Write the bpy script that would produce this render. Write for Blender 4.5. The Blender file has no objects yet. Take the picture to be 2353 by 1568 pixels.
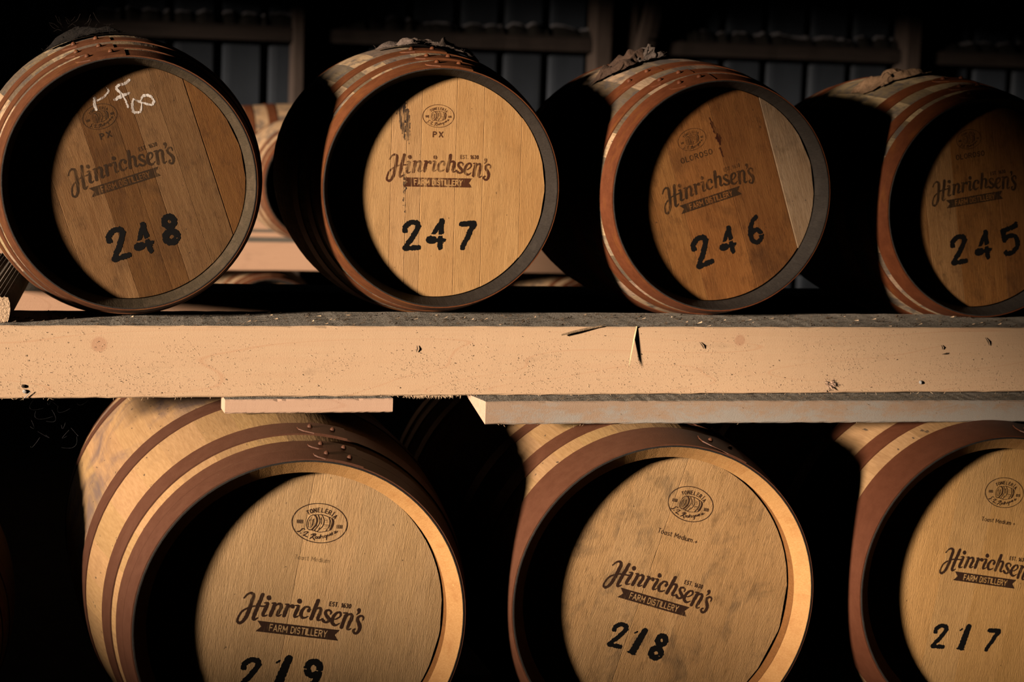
import bpy, math, random
import numpy as np
from mathutils import Matrix, Vector
rnd = random.Random(7)
S = bpy.context.scene
COL = S.collection
PI = math.pi

# ---------------------------------------------------------------- camera, world, sun, exposure
cd = bpy.data.cameras.new('camera'); cam = bpy.data.objects.new('camera', cd); COL.objects.link(cam)
cd.sensor_width = 36.0; cd.lens = 4601.0 / 2353.0 * 36.0; cd.clip_end = 100
cam.matrix_world = Matrix(((0.9657214, -0.0003256, -0.2595804, -1.2455),
                           (-0.2570818, 0.1372211, -0.9565978, -4.5965),
                           (0.0359314, 0.9905404, 0.1324337, 0.6016), (0, 0, 0, 1)))
cd.dof.use_dof = True; cd.dof.focus_distance = 4.72; cd.dof.aperture_fstop = 3.6
S.camera = cam
W = bpy.data.worlds.new('World'); S.world = W; W.use_nodes = True
bg = W.node_tree.nodes['Background']; bg.inputs[0].default_value = (0.62, 0.78, 1.0, 1); bg.inputs[1].default_value = 0.10
sl = bpy.data.lights.new('sun', 'SUN'); sl.energy = 7.35; sl.angle = math.radians(4.6); sl.color = (1.0, 0.805, 0.635)
sun = bpy.data.objects.new('sun', sl); COL.objects.link(sun); sun.location = (-9, -6, 3)
AZ, EL = math.radians(63), math.radians(6.5)
sun.rotation_euler = Vector((math.sin(AZ) * math.cos(EL), math.cos(AZ) * math.cos(EL), -math.sin(EL))).to_track_quat('-Z', 'Y').to_euler()
S.view_settings.view_transform = 'Standard'; S.view_settings.look = 'None'
S.cycles.diffuse_bounces = 0; S.cycles.glossy_bounces = 1
S.view_settings.exposure = 0.0; S.view_settings.gamma = 1.0; S.view_settings.use_curve_mapping = False

# ---------------------------------------------------------------- helpers
class NT:
    def __init__(s, name):
        s.m = bpy.data.materials.new(name); s.m.use_nodes = True; s.t = s.m.node_tree
        s.b = s.t.nodes['Principled BSDF']; s.out = s.t.nodes['Material Output']
        s.b.inputs['Specular IOR Level'].default_value = 0.25
    def n(s, typ, **kw):
        x = s.t.nodes.new('ShaderNode' + typ)
        for k, v in kw.items():
            if k.startswith('i_'):
                i = k[2:]; i = int(i) if i.isdigit() else i
                s.put(x.inputs[i], v)
            else: setattr(x, k, v)
        return x
    def put(s, inp, v):
        if isinstance(v, bpy.types.NodeSocket): s.t.links.new(v, inp)
        elif isinstance(v, bpy.types.Node): s.t.links.new(v.outputs[0], inp)
        else:
            if isinstance(v, tuple) and inp.type == 'RGBA' and len(v) == 3: v = v + (1,)
            inp.default_value = v
    def coord(s, sc=(1, 1, 1), rand=1.0, loc=(0, 0, 0)):
        tc = s.n('TexCoord').outputs['Object']
        if rand:
            oi = s.n('ObjectInfo').outputs['Random']
            off = s.n('VectorMath', operation='SCALE', i_0=(7.3, 5.1, 9.7)); s.put(off.inputs['Scale'], s.math('MULTIPLY', oi, rand))
            tc = s.n('VectorMath', operation='ADD', i_0=tc, i_1=off.outputs[0]).outputs[0]
        return s.n('Mapping', i_Vector=tc, i_Scale=sc, i_Location=loc).outputs[0]
    def noise(s, vec, scale=1.0, detail=3.0, rough=0.55, dist=0.0):
        return s.n('TexNoise', i_Vector=vec, i_Scale=scale, i_Detail=detail, i_Roughness=rough, i_Distortion=dist).outputs[0]
    def ramp(s, f, a, b, lo=0.0, hi=1.0):
        r = s.n('MapRange', i_0=f, i_1=a, i_2=b, i_3=lo, i_4=hi); r.clamp = True; return r.outputs[0]
    def math(s, op, a, b=None, c=None):
        x = s.n('Math', operation=op, i_0=a)
        if b is not None: s.put(x.inputs[1], b)
        if c is not None: s.put(x.inputs[2], c)
        return x.outputs[0]
    def mix(s, f, a, b, mode='MIX'):
        x = s.n('Mix', data_type='RGBA', blend_type=mode, clamp_factor=True)
        s.put(x.inputs[0], f); s.put(x.inputs[6], a); s.put(x.inputs[7], b); return x.outputs[2]
    def tint(s): return s.n('ObjectInfo').outputs['Color']
    def fin(s, col, rough=0.8, bump=None, dist=0.001, strength=1.0, metal=0.0):
        s.put(s.b.inputs['Base Color'], col); s.put(s.b.inputs['Roughness'], rough); s.b.inputs['Metallic'].default_value = metal
        if bump is not None:
            bn = s.n('Bump', i_Height=bump, i_Distance=dist, i_Strength=strength); s.put(s.b.inputs['Normal'], bn.outputs[0])
        return s.m

def tag(o, label=None, cat=None, group=None, kind=None, color=None):
    if label: o['label'] = label
    if cat: o['category'] = cat
    if group: o['group'] = group
    if kind: o['kind'] = kind
    if color: o.color = tuple(color) + (1,) if len(color) == 3 else color
    return o
def empty(name, loc=(0, 0, 0), rot=(0, 0, 0)):
    o = bpy.data.objects.new(name, None); COL.objects.link(o); o.location = loc; o.rotation_euler = rot; o.empty_display_size = 0.05; return o
class MB:
    """collects vertices and faces; build() links them as one mesh object"""
    def __init__(s): s.v = []; s.f = []; s.mi = []; s.sm = []
    def add(s, vs, fs, mi=0, smooth=False):
        b = len(s.v); s.v += [tuple(p) for p in vs]
        for f in fs: s.f.append([i + b for i in f]); s.mi.append(mi); s.sm.append(smooth)
    def box(s, a, b, mi=0, bev=0.0):
        (x0, y0, z0), (x1, y1, z1) = a, b
        v = [(x, y, z) for x in (x0, x1) for y in (y0, y1) for z in (z0, z1)]
        s.add(v, [(0, 1, 3, 2), (4, 6, 7, 5), (0, 4, 5, 1), (2, 3, 7, 6), (0, 2, 6, 4), (1, 5, 7, 3)], mi)
    def strip(s, rows, mi=0, smooth=True, closed=False):
        """quads between successive rows of points"""
        n = len(rows[0]); vs = [p for r in rows for p in r]; fs = []
        for i in range(len(rows) - 1):
            for j in range(n if closed else n - 1):
                k = (j + 1) % n; fs.append((i * n + j, i * n + k, (i + 1) * n + k, (i + 1) * n + j))
        s.add(vs, fs, mi, smooth)
    def tube(s, pts, rs, seg=6, mi=0, cap=True):
        rows = []; pts = [Vector(p) for p in pts]
        for i, p in enumerate(pts):
            d = (pts[min(i + 1, len(pts) - 1)] - pts[max(i - 1, 0)]).normalized()
            u = d.cross(Vector((0.31, 0.2, 0.93))).normalized(); w = d.cross(u)
            r = rs[i] if isinstance(rs, (list, tuple)) else rs
            rows.append([p + (u * math.cos(2 * PI * k / seg) + w * math.sin(2 * PI * k / seg)) * r for k in range(seg)])
        s.strip(rows, mi, True, True)
        if cap: s.add(rows[0], [tuple(range(seg))], mi); s.add(rows[-1], [tuple(range(seg))[::-1]], mi)
    def build(s, name, mats, parent=None, recalc=True):
        me = bpy.data.meshes.new(name); me.from_pydata(s.v, [], s.f); me.update()
        for m in (mats if isinstance(mats, (list, tuple)) else [mats]): me.materials.append(m)
        me.polygons.foreach_set('material_index', s.mi); me.polygons.foreach_set('use_smooth', s.sm)
        o = bpy.data.objects.new(name, me); COL.objects.link(o)
        if parent: o.parent = parent
        return o
def vnoise(x, y, seed=0):
    """smooth value noise on numpy arrays"""
    rs = np.random.RandomState(seed); T = rs.rand(64, 64)
    xi = np.floor(x).astype(int); yi = np.floor(y).astype(int); fx = x - xi; fy = y - yi
    fx = fx * fx * (3 - 2 * fx); fy = fy * fy * (3 - 2 * fy)
    g = lambda a, b: T[a % 64, b % 64]
    return (g(xi, yi) * (1 - fx) + g(xi + 1, yi) * fx) * (1 - fy) + (g(xi, yi + 1) * (1 - fx) + g(xi + 1, yi + 1) * fx) * fy

# ---------------------------------------------------------------- materials
def m_oak(name, light, dark, grain=1.0, bump=0.0006, blotch=0.35, stain=(0.05, 0.035, 0.02), stain_amt=0.3, zax=True, stain_sc=4):
    t = NT(name)
    a = (1, 1, 0.11) if zax else (1, 0.11, 1)
    def c(k, r=1.0):
        v = t.coord((a[0] * k, a[1] * k, a[2] * k), r); return v
    g1 = t.noise(t.coord((150, 150, 9)), 1, 4, 0.6); g2 = t.noise(c(680), 1, 3, 0.65); fl = t.noise(c(330), 1, 2, 0.5, 0.6)
    wave = t.noise(t.coord((9, 9, 3) if zax else (9, 3, 9)), 1, 3, 0.5, 0.8); big = t.noise(t.coord((stain_sc, stain_sc, stain_sc * .75)), 1, 5, 0.65, 0.4)
    f = t.math('ADD', t.math('MULTIPLY', t.ramp(g1, 0.3, 0.7), 0.5), t.math('MULTIPLY', t.ramp(wave, 0.3, 0.7), 0.5))
    col = t.mix(f, dark, light)
    col = t.mix(t.math('MULTIPLY', t.ramp(g2, 0.62, 0.74), 0.55 * grain), col, tuple(x * 0.32 for x in dark))
    col = t.mix(t.math('MULTIPLY', t.ramp(fl, 0.66, 0.72), 0.3 * grain), col, tuple(min(1, x * 1.35) for x in light))
    col = t.mix(t.math('MULTIPLY', t.ramp(big, 0.52, 0.72), stain_amt), col, stain)
    mo = t.noise(t.coord((48, 48, 22)), 1, 5, 0.75); col = t.mix(t.ramp(mo, 0.52, 0.72, 0, 0.9 * stain_amt), col, tuple(x * 0.5 for x in dark))
    sp = t.noise(t.coord((130, 130, 90)), 1, 1, 0.4); col = t.mix(t.ramp(sp, 0.79, 0.81, 0, 0.7), col, (0.03, 0.018, 0.01))
    col = t.mix(1.0, col, t.tint(), 'MULTIPLY')
    h = t.math('ADD', t.math('MULTIPLY', g2, 0.7), t.math('MULTIPLY', fl, 0.35))
    return t.fin(col, 0.72, h, bump, 1.0)
M_head = m_oak('oak_head_planed', (0.60, 0.36, 0.155), (0.44, 0.24, 0.092), 0.8, 0.0009, stain=(0.42, 0.2, 0.06), stain_amt=0.4)
M_head_old = m_oak('oak_head_weathered', (0.250, 0.130, 0.048), (0.140, 0.060, 0.017), 1.0, 0.0012, stain=(0.060, 0.030, 0.012), stain_amt=0.7, stain_sc=7)
M_head_new = m_oak('oak_head_rough_sawn', (0.62, 0.395, 0.195), (0.47, 0.285, 0.125), 1.0, 0.0019, stain=(0.30, 0.18, 0.08), stain_amt=0.35)
M_head_mould = m_oak('oak_head_mould_spotted', (0.58, 0.355, 0.165), (0.44, 0.255, 0.105), 1.0, 0.0018, stain=(0.12, 0.085, 0.05), stain_amt=0.85, stain_sc=11)
def m_stave(name, light, dark, stains, bump=0.0008, band=None):
    t = NT(name)
    g = t.noise(t.coord((160, 8, 160)), 1, 3, 0.6); b = t.noise(t.coord((22, 16, 22)), 1, 4, 0.6); b2 = t.noise(t.coord((9, 6, 9), 0.3), 1, 4, 0.55, 0.6)
    col = t.mix(t.ramp(g, 0.3, 0.7), dark, light)
    col = t.mix(1.0, col, t.tint(), 'MULTIPLY')
    for (src, lo, hi, amt, c) in stains: col = t.mix(t.ramp((b, b2)[src], lo, hi, 0, amt), col, c)
    if band:   # bluish-grey water stain round the belly
        y = t.n('SeparateXYZ', i_0=t.n('TexCoord').outputs['Object']).outputs[1]; w = t.noise(t.coord((7, 3, 7), 0.0), 1, 4, 0.6, 0.8)
        k = t.math('MULTIPLY', t.ramp(t.math('ADD', y, t.math('MULTIPLY', w, 0.25)), band[0] + .10, band[0] + .22), t.ramp(w, 0.42, 0.62))
        col = t.mix(t.math('MULTIPLY', k, 0.75), col, (0.135, 0.10, 0.105))
    sp = t.noise(t.coord((70, 26, 70)), 1, 2, 0.5); col = t.mix(t.ramp(sp, 0.70, 0.74, 0, 0.8), col, (0.055, 0.045, 0.035))
    h = t.math('ADD', g, t.math('MULTIPLY', sp, 0.6))
    return t.fin(col, 0.8, h, bump, 0.9)
M_stave_old = m_stave('stave_weathered', (0.50, 0.37, 0.235), (0.34, 0.235, 0.14), [(0, 0.50, 0.62, 0.75, (0.085, 0.075, 0.07)), (1, 0.5, 0.72, 0.5, (0.13, 0.105, 0.085))])
M_stave_new = m_stave('stave_fresh', (0.56, 0.345, 0.165), (0.45, 0.265, 0.118), [(1, 0.55, 0.75, 0.35, (0.30, 0.17, 0.085)), (0, 0.66, 0.76, 0.5, (0.17, 0.12, 0.085))], band=(.44, .78))
def m_chime(name, a, b, dirt, amt):
    t = NT(name); g = t.noise(t.coord((330, 60, 330)), 1, 3, 0.6); w = t.noise(t.coord((26, 26, 26)), 1, 4, 0.6)
    col = t.mix(t.ramp(g, 0.3, 0.7), a, b); col = t.mix(t.ramp(w, 0.5, 0.75, 0, amt), col, dirt)
    sp = t.noise(t.coord((60, 60, 60)), 1, 2, 0.5); col = t.mix(t.ramp(sp, 0.75, 0.79, 0, 0.6), col, tuple(min(1, x * 2.2) for x in b))
    return t.fin(col, 0.75, g, 0.0006, 1.0)
M_chime_dark = m_chime('chime_blackened', (0.020, 0.0165, 0.0135), (0.032, 0.026, 0.021), (0.06, 0.05, 0.04), 0.35)
M_chime_brown = m_chime('chime_dusty_brown', (0.050, 0.037, 0.022), (0.074, 0.054, 0.031), (0.13, 0.09, 0.055), 0.6)
M_chime_new = m_chime('chime_fresh_cut', (0.50, 0.255, 0.085), (0.60, 0.33, 0.125), (0.40, 0.17, 0.05), 0.5)
M_croze = m_chime('croze_brown', (0.23, 0.095, 0.025), (0.30, 0.13, 0.04), (0.1, 0.05, 0.02), 0.4)
M_tar = m_chime('chime_edge_tarred', (0.02, 0.017, 0.014), (0.035, 0.03, 0.026), (0.07, 0.06, 0.05), 0.4)
def m_hoop(name, a, b, c, rough):
    t = NT(name); n1 = t.noise(t.coord((38, 38, 38)), 1, 5, 0.65); n2 = t.noise(t.coord((320, 320, 320)), 1, 2, 0.6); n3 = t.noise(t.coord((11, 30, 11)), 1, 4, 0.6)
    col = t.mix(t.ramp(n1, 0.35, 0.65), a, b); col = t.mix(t.ramp(n3, 0.55, 0.75, 0, 0.7), col, c)
    dust = t.noise(t.coord((85, 85, 85)), 1, 4, 0.75); col = t.mix(t.ramp(dust, 0.70, 0.76, 0, 0.55), col, (0.42, 0.30, 0.2))
    col = t.mix(1.0, col, t.tint(), 'MULTIPLY')
    return t.fin(col, rough, t.math('ADD', n2, n1), 0.0005, 0.7)
M_hoop_rust = m_hoop('hoop_rusted', (0.150, 0.055, 0.023), (0.110, 0.038, 0.015), (0.20, 0.085, 0.02), 0.6)
M_hoop_brown = m_hoop('hoop_brown_painted', (0.138, 0.058, 0.033), (0.116, 0.047, 0.026), (0.150, 0.067, 0.038), 0.55)
def m_print(name, col, cover, streak=True):
    t = NT(name); v = t.coord((420, 420, 26)); g = t.noise(v, 1, 3, 0.6); w = t.noise(t.coord((38, 38, 22)), 1, 3, 0.6)
    a = t.ramp(t.math('ADD', t.math('MULTIPLY', g, 0.65), t.math('MULTIPLY', w, 0.35)), cover[0], cover[1], cover[2], cover[3])
    t.put(t.b.inputs['Base Color'], col); t.b.inputs['Roughness'].default_value = 0.75; t.put(t.b.inputs['Alpha'], a); return t.m
M_brand = m_print('brand_burnt_dark', (0.040, 0.017, 0.009), (0.62, 0.52, 0.45, 0.97))
M_brand_soft = m_print('brand_burnt_worn', (0.085, 0.026, 0.010), (0.60, 0.44, 0.2, 0.97))
M_brand_faint = m_print('brand_burnt_faint', (0.035, 0.020, 0.010), (0.62, 0.46, 0.25, 0.82))
M_brand_fine = m_print('brand_burnt_fine', (0.085, 0.026, 0.010), (0.62, 0.46, 0.55, 0.97)); M_brand_fine_faint = m_print('brand_burnt_fine_faint', (0.035, 0.020, 0.010), (0.62, 0.46, 0.5, 0.85))
M_ghost = m_print('brand_ghost', (0.20, 0.12, 0.05), (0.66, 0.48, 0.1, 0.7))
M_paint = m_print('stencil_black_paint', (0.0065, 0.006, 0.006), (0.72, 0.60, 0.80, 1.0)); M_paint.node_tree.nodes['Principled BSDF'].inputs['Specular IOR Level'].default_value = 0.12
M_chalk = m_print('white_chalk', (0.78, 0.72, 0.66), (0.60, 0.42, 0.1, 0.95))
M_streak = m_print('dark_streak', (0.018, 0.016, 0.02), (0.60, 0.46, 0.0, 0.9)); M_resin = m_print('red_brown_streak', (0.045, 0.010, 0.004), (0.62, 0.5, 0.1, 0.95))
def m_pine(name, base, ring, dark, bump=0.0009, fuzz=1.0, mould=None, knots=()):
    t = NT(name)
    big = t.noise(t.coord((1.3, 5, 5), 0.0), 1, 4, 0.5, 0.3); gr = t.noise(t.coord((6, 160, 160)), 1, 3, 0.6); fz = t.noise(t.coord((330, 330, 330)), 1, 3, 0.7)
    rn = t.noise(t.coord((0.75, 3, 8), 0.0), 1, 1, 0.4, 0.15); rg = t.math('SUBTRACT', 1.0, t.math('ABSOLUTE', t.math('SINE', t.math('MULTIPLY', rn, 34))))
    patch = t.noise(t.coord((5, 16, 16)), 1, 5, 0.7)
    col = t.mix(t.ramp(big, 0.3, 0.7), tuple(x * 0.93 for x in base), base)
    col = t.mix(t.ramp(rg, 0.90, 1.0, 0, 0.40), col, ring)
    col = t.mix(t.ramp(gr, 0.35, 0.75, 0, 0.16), col, ring)
    col = t.mix(t.ramp(patch, 0.60, 0.74, 0, 0.45), col, tuple(x * 0.55 for x in base))
    s2 = t.noise(t.coord((170, 240, 240)), 1, 2, 0.5); col = t.mix(t.ramp(s2, 0.72, 0.76, 0, 0.75 * fuzz), col, dark)
    for (kx, kz, kr) in knots:
        p = t.n('VectorMath', operation='SUBTRACT', i_0=t.n('TexCoord').outputs['Object'], i_1=(kx, 0, kz)).outputs[0]
        p = t.n('VectorMath', operation='MULTIPLY', i_0=p, i_1=(1, 0, 1)).outputs[0]
        d = t.n('VectorMath', operation='LENGTH', i_0=p).outputs['Value']
        col = t.mix(t.ramp(d, kr * 0.9, kr * 1.15, 0.55, 0), col, (0.56, 0.29, 0.17))
        rr = t.math('SINE', t.math('MULTIPLY', d, 1400)); col = t.mix(t.math('MULTIPLY', t.ramp(rr, 0.5, 1), t.ramp(d, kr * 1.2, kr * 2.6, 0.3, 0)), col, ring)
    if mould:
        mm = t.noise(t.coord((11, 14, 22), 0.0), 1, 8, 0.75, 0.3); pos = t.n('SeparateXYZ', i_0=t.n('TexCoord').outputs['Object'])
        bias = t.math('ADD', t.ramp(pos.outputs[0], -0.1, 1.3, 0.02, 0.16), t.ramp(pos.outputs[2], -0.235, -0.165, 0.10, -0.05))
        col = t.mix(t.ramp(t.math('ADD', mm, bias), 0.545, 0.69, 0, 0.85), col, mould)
    h = t.math('ADD', t.math('MULTIPLY', fz, fuzz * 0.6), t.math('MULTIPLY', gr, 0.5))
    return t.fin(col, 0.85, h, bump, 0.75)
M_pine = m_pine('pine_beam', (0.80, 0.545, 0.335), (0.66, 0.345, 0.19), (0.16, 0.105, 0.06), knots=((-0.97, -0.043, 0.017), (0.586, -0.033, 0.013)))
M_pine_plain = m_pine('pine_block', (0.76, 0.50, 0.345), (0.62, 0.36, 0.23), (0.2, 0.13, 0.08), 0.0007, 0.8)
M_pine_mould = m_pine('pine_mouldy', (0.47, 0.330, 0.228), (0.38, 0.24, 0.15), (0.15, 0.1, 0.07), 0.0012, 1.0, mould=(0.42, 0.39, 0.345))
M_pine_far = m_pine('pine_far', (0.66, 0.40, 0.255), (0.5, 0.28, 0.17), (0.1, 0.07, 0.05), 0.001, 0.8)
def m_plain(name, a, b, sc=30, rough=0.85, bump=0.0015, aniso=(1, 1, 1), tint=False):
    t = NT(name); n = t.noise(t.coord(tuple(sc * x for x in aniso)), 1, 5, 0.65); f = t.noise(t.coord((260, 260, 260)), 1, 2, 0.6)
    col = t.mix(t.ramp(n, 0.35, 0.65), a, b)
    if tint: col = t.mix(1.0, col, t.tint(), 'MULTIPLY')
    return t.fin(col, rough, t.math('ADD', n, f), bump, 0.8)
M_dust = m_plain('grey_dust', (0.42, 0.36, 0.285), (0.62, 0.55, 0.45), 90, 0.95, 0.0025)
M_end = m_plain('sawn_end_grain', (0.70, 0.47, 0.335), (0.62, 0.40, 0.275), 120, 0.85, 0.002)
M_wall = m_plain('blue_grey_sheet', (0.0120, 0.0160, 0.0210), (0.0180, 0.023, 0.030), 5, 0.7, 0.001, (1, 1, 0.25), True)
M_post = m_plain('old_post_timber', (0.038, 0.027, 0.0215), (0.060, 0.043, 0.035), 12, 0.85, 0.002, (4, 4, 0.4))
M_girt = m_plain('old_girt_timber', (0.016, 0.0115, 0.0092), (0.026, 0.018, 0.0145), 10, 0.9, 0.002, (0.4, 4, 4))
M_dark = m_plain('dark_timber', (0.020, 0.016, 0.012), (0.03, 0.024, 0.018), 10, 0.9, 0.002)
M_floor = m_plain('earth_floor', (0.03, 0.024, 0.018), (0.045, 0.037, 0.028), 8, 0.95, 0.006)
M_debris = m_plain('dark_debris', (0.006, 0.005, 0.004), (0.010, 0.008, 0.006), 60, 0.95, 0.004)
M_web = m_plain('pale_cobweb_dust', (0.13, 0.125, 0.135), (0.19, 0.185, 0.20), 60, 0.95, 0.002)
M_rag_grey = m_plain('rag_grey', (0.13, 0.105, 0.088), (0.22, 0.18, 0.155), 80, 0.95, 0.003, tint=True)
M_straw = m_plain('straw_pale', (0.85, 0.66, 0.34), (0.95, 0.78, 0.46), 60, 0.6, 0.0005)
M_splint = m_plain('splinter_brown', (0.30, 0.20, 0.115), (0.42, 0.29, 0.175), 80, 0.85, 0.0015)
M_fuzz = m_plain('pine_fibres', (0.74, 0.50, 0.30), (0.82, 0.60, 0.38), 60, 0.9, 0.0)
M_crumb = m_plain('dark_crumbs', (0.06, 0.042, 0.028), (0.14, 0.10, 0.065), 60, 0.9, 0.0)
M_pebble = m_plain('grey_grit', (0.42, 0.40, 0.37), (0.55, 0.53, 0.49), 200, 0.8, 0.001)

# ---------------------------------------------------------------- barn shell
def slab(name, a, b, m, kind='structure'):
    mb = MB(); mb.box(a, b); o = mb.build(name, m); o['kind'] = kind; return o
FZ = -1.45
slab('floor', (-6.3, -7.2, FZ - 0.1), (8.3, 8.7, FZ), M_floor)
slab('ceiling', (-6.3, -7.2, 3.6), (8.3, 8.7, 3.7), M_dark)
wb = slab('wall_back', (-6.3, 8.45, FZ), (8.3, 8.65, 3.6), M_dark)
slab('wall_right', (8.0, -7.0, FZ), (8.2, 8.45, 3.6), M_dark)
slab('wall_front', (-6.3, -7.2, FZ), (8.3, -7.0, 3.6), M_dark)
# unseen left wall, its opening cut to shape the low sun: jambs, header, sill
wl = MB()
for xa in (0,):   # near jamb edge slanted so the sunlight fades towards the upper right
    q_ = [(-7.0, FZ), (-4.39 + .8 * FZ, FZ), (-4.39 + .8 * 3.6, 3.6), (-7.0, 3.6)]
    wl.add([(x, y, z) for x in (-6.2, -6.0) for y, z in q_], [(0, 1, 2, 3), (7, 6, 5, 4), (0, 4, 5, 1), (1, 5, 6, 2), (2, 6, 7, 3), (3, 7, 4, 0)])
wl.box((-6.2, 5.35, FZ), (-6.0, 8.45, 3.6))
wl.box((-6.2, -.55, FZ), (-6.0, .62, 3.6)); wl.box((-6.2, -5.8, 2.02), (-6.0, 3.2, 3.6)); wl.box((-6.2, 3.2, 1.88), (-6.0, 4.3, 3.6)); wl.box((-6.2, 4.3, 1.55), (-6.0, 5.35, 3.6)); wl.box((-6.2, -5.8, FZ), (-6.0, 5.35, 0.03))  # added pier shades the far rail; stepped header and sill trim the sunlight
o = wl.build('wall_left_sun_mask', M_dark); o['kind'] = 'structure'
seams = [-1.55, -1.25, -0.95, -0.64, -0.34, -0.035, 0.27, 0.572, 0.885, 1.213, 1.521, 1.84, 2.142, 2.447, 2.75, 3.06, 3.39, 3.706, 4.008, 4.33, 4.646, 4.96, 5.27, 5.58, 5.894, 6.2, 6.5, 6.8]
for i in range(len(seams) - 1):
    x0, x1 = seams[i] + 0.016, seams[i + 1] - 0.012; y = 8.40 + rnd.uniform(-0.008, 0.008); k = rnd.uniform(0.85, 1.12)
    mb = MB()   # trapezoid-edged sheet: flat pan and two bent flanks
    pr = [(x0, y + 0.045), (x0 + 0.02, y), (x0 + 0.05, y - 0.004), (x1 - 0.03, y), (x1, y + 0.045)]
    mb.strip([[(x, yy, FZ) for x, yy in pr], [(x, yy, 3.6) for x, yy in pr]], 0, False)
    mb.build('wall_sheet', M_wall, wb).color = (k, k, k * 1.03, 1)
def post(name, x0, x1, y0, y1, z0, z1, label, lean=0.0, m=M_post):
    mb = MB(); c = [(x0, y0), (x1, y0), (x1, y1), (x0, y1)]
    j = lambda: rnd.uniform(-0.003, 0.003)
    mb.strip([[(x + lean * (z - z0) + j(), y + j(), z) for x, y in c] for z in np.linspace(z0, z1, 9)], 0, False, True)
    mb.add([(x, y, z0) for x, y in c], [(0, 1, 2, 3)]); mb.add([(x + lean * (z1 - z0), y, z1) for x, y in c], [(3, 2, 1, 0)])
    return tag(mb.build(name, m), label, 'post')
post('wall_post', 0.722, 0.776, 8.16, 8.38, FZ, 3.6, 'narrow wall post rising behind the gap between barrels 248 and 247')
post('wall_post', 2.725, 2.825, 8.17, 8.38, FZ, 3.6, 'wall post left of the braced post, rising behind barrel 246')
post('wall_post', 2.965, 3.03, 8.25, 8.38, FZ, 3.6, 'dim wall post that carries the slanting brace')
post('wall_post', 4.965, 5.06, 8.17, 8.38, FZ, 3.6, 'wall post rising behind barrel 245, furthest right')
mb = MB(); pr = [(-0.028, 0), (0.028, 0), (0.028, 0.07), (-0.028, 0.07)]
mb.strip([[(3.005 + x, 8.15 + y, 0.66) for x, y in pr], [(3.115 + x, 8.15 + y, 1.22) for x, y in pr], [(3.37 + x, 8.15 + y, 2.5) for x, y in pr]], 0, False, True)
tag(mb.build('slanting_brace', M_post), 'slanting timber brace leaning right off the wall post behind barrel 246', 'brace')
mb = MB(); pr = [(-0.05, 0), (0.05, 0), (0.05, 0.05), (-0.05, 0.05)]
mb.strip([[(3.13 + x, 8.3 + y, FZ) for x, y in pr], [(3.13 + x, 8.3 + y, 0.6) for x, y in pr], [(3.26 + x, 8.3 + y, 2.6) for x, y in pr]], 0, False, True)
tag(mb.build('leaning_plank', M_girt), 'dim plank leaning against the wall right of the slanting brace', 'plank')
for i, (xa, xb, lab) in enumerate([(-6.0, 0.715, 'girt on the back wall left of the narrow post'), (0.783, 2.718, 'girt on the back wall between the narrow post and the braced posts'),
                   (3.20, 4.958, 'girt on the back wall between the leaning plank and the right post'), (5.067, 8.0, 'girt on the back wall right of the last post')]):
    mb = MB(); N = 24
    rows = []
    for x in np.linspace(xa, xb, N):
        j = rnd.uniform(-0.003, 0.003); zc = 0.797 + 0.004 * x
        rows.append([(x, 8.26 + j, zc - 0.047), (x, 8.26 + j, zc + 0.035), (x, 8.29, zc + 0.05), (x, 8.38, zc + 0.05), (x, 8.38, zc - 0.047)])
    mb.strip(rows, 0, False, True); mb.add(rows[0], [(0, 1, 2, 3, 4)]); mb.add(rows[-1], [(4, 3, 2, 1, 0)])
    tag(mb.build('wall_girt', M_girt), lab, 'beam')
# heaps of dark debris lying on the girts against the sheets, with pale web along their crests
mb = MB(); mw = MB()
for i in range(len(seams) - 1):
    x0, x1 = seams[i] + 0.015, seams[i + 1] - 0.02
    if x1 < -0.6 or (0.6 < x0 < 0.8): continue
    xs = np.linspace(x0, x1, 22); ph = rnd.random() * 9; hh = rnd.uniform(0.35, 1.0)
    z = 0.845 + 0.004 * xs + 0.028 + 0.05 * hh * np.abs(np.sin((xs - x0) / (x1 - x0) * PI * rnd.choice((1, 1.5, 2)) + rnd.random())) ** 0.7 + 0.02 * vnoise(xs * 40, xs * 0 + ph, 3)
    mb.strip([[(x, 8.285, 0.84 + 0.004 * x) for x in xs], [(x, 8.33, zz - 0.012) for x, zz in zip(xs, z)], [(x, 8.385, zz) for x, zz in zip(xs, z)]], 0, True)
    hw = 0.004 + 0.012 * vnoise(xs * 18, xs * 0 + ph, 5)
    mw.strip([[(x, 8.372, zz - 0.004) for x, zz in zip(xs, z)], [(x, 8.382, zz + h) for x, zz, h in zip(xs, z, hw)]], 0, True)
tag(mb.build('debris_heap', M_debris), 'heaps of dark debris lying along the wall girts', 'debris', kind='stuff')
tag(mw.build('dusty_cobweb', M_web), 'pale dusty cobweb along the debris on the wall girts', 'cobweb', kind='stuff')

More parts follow.
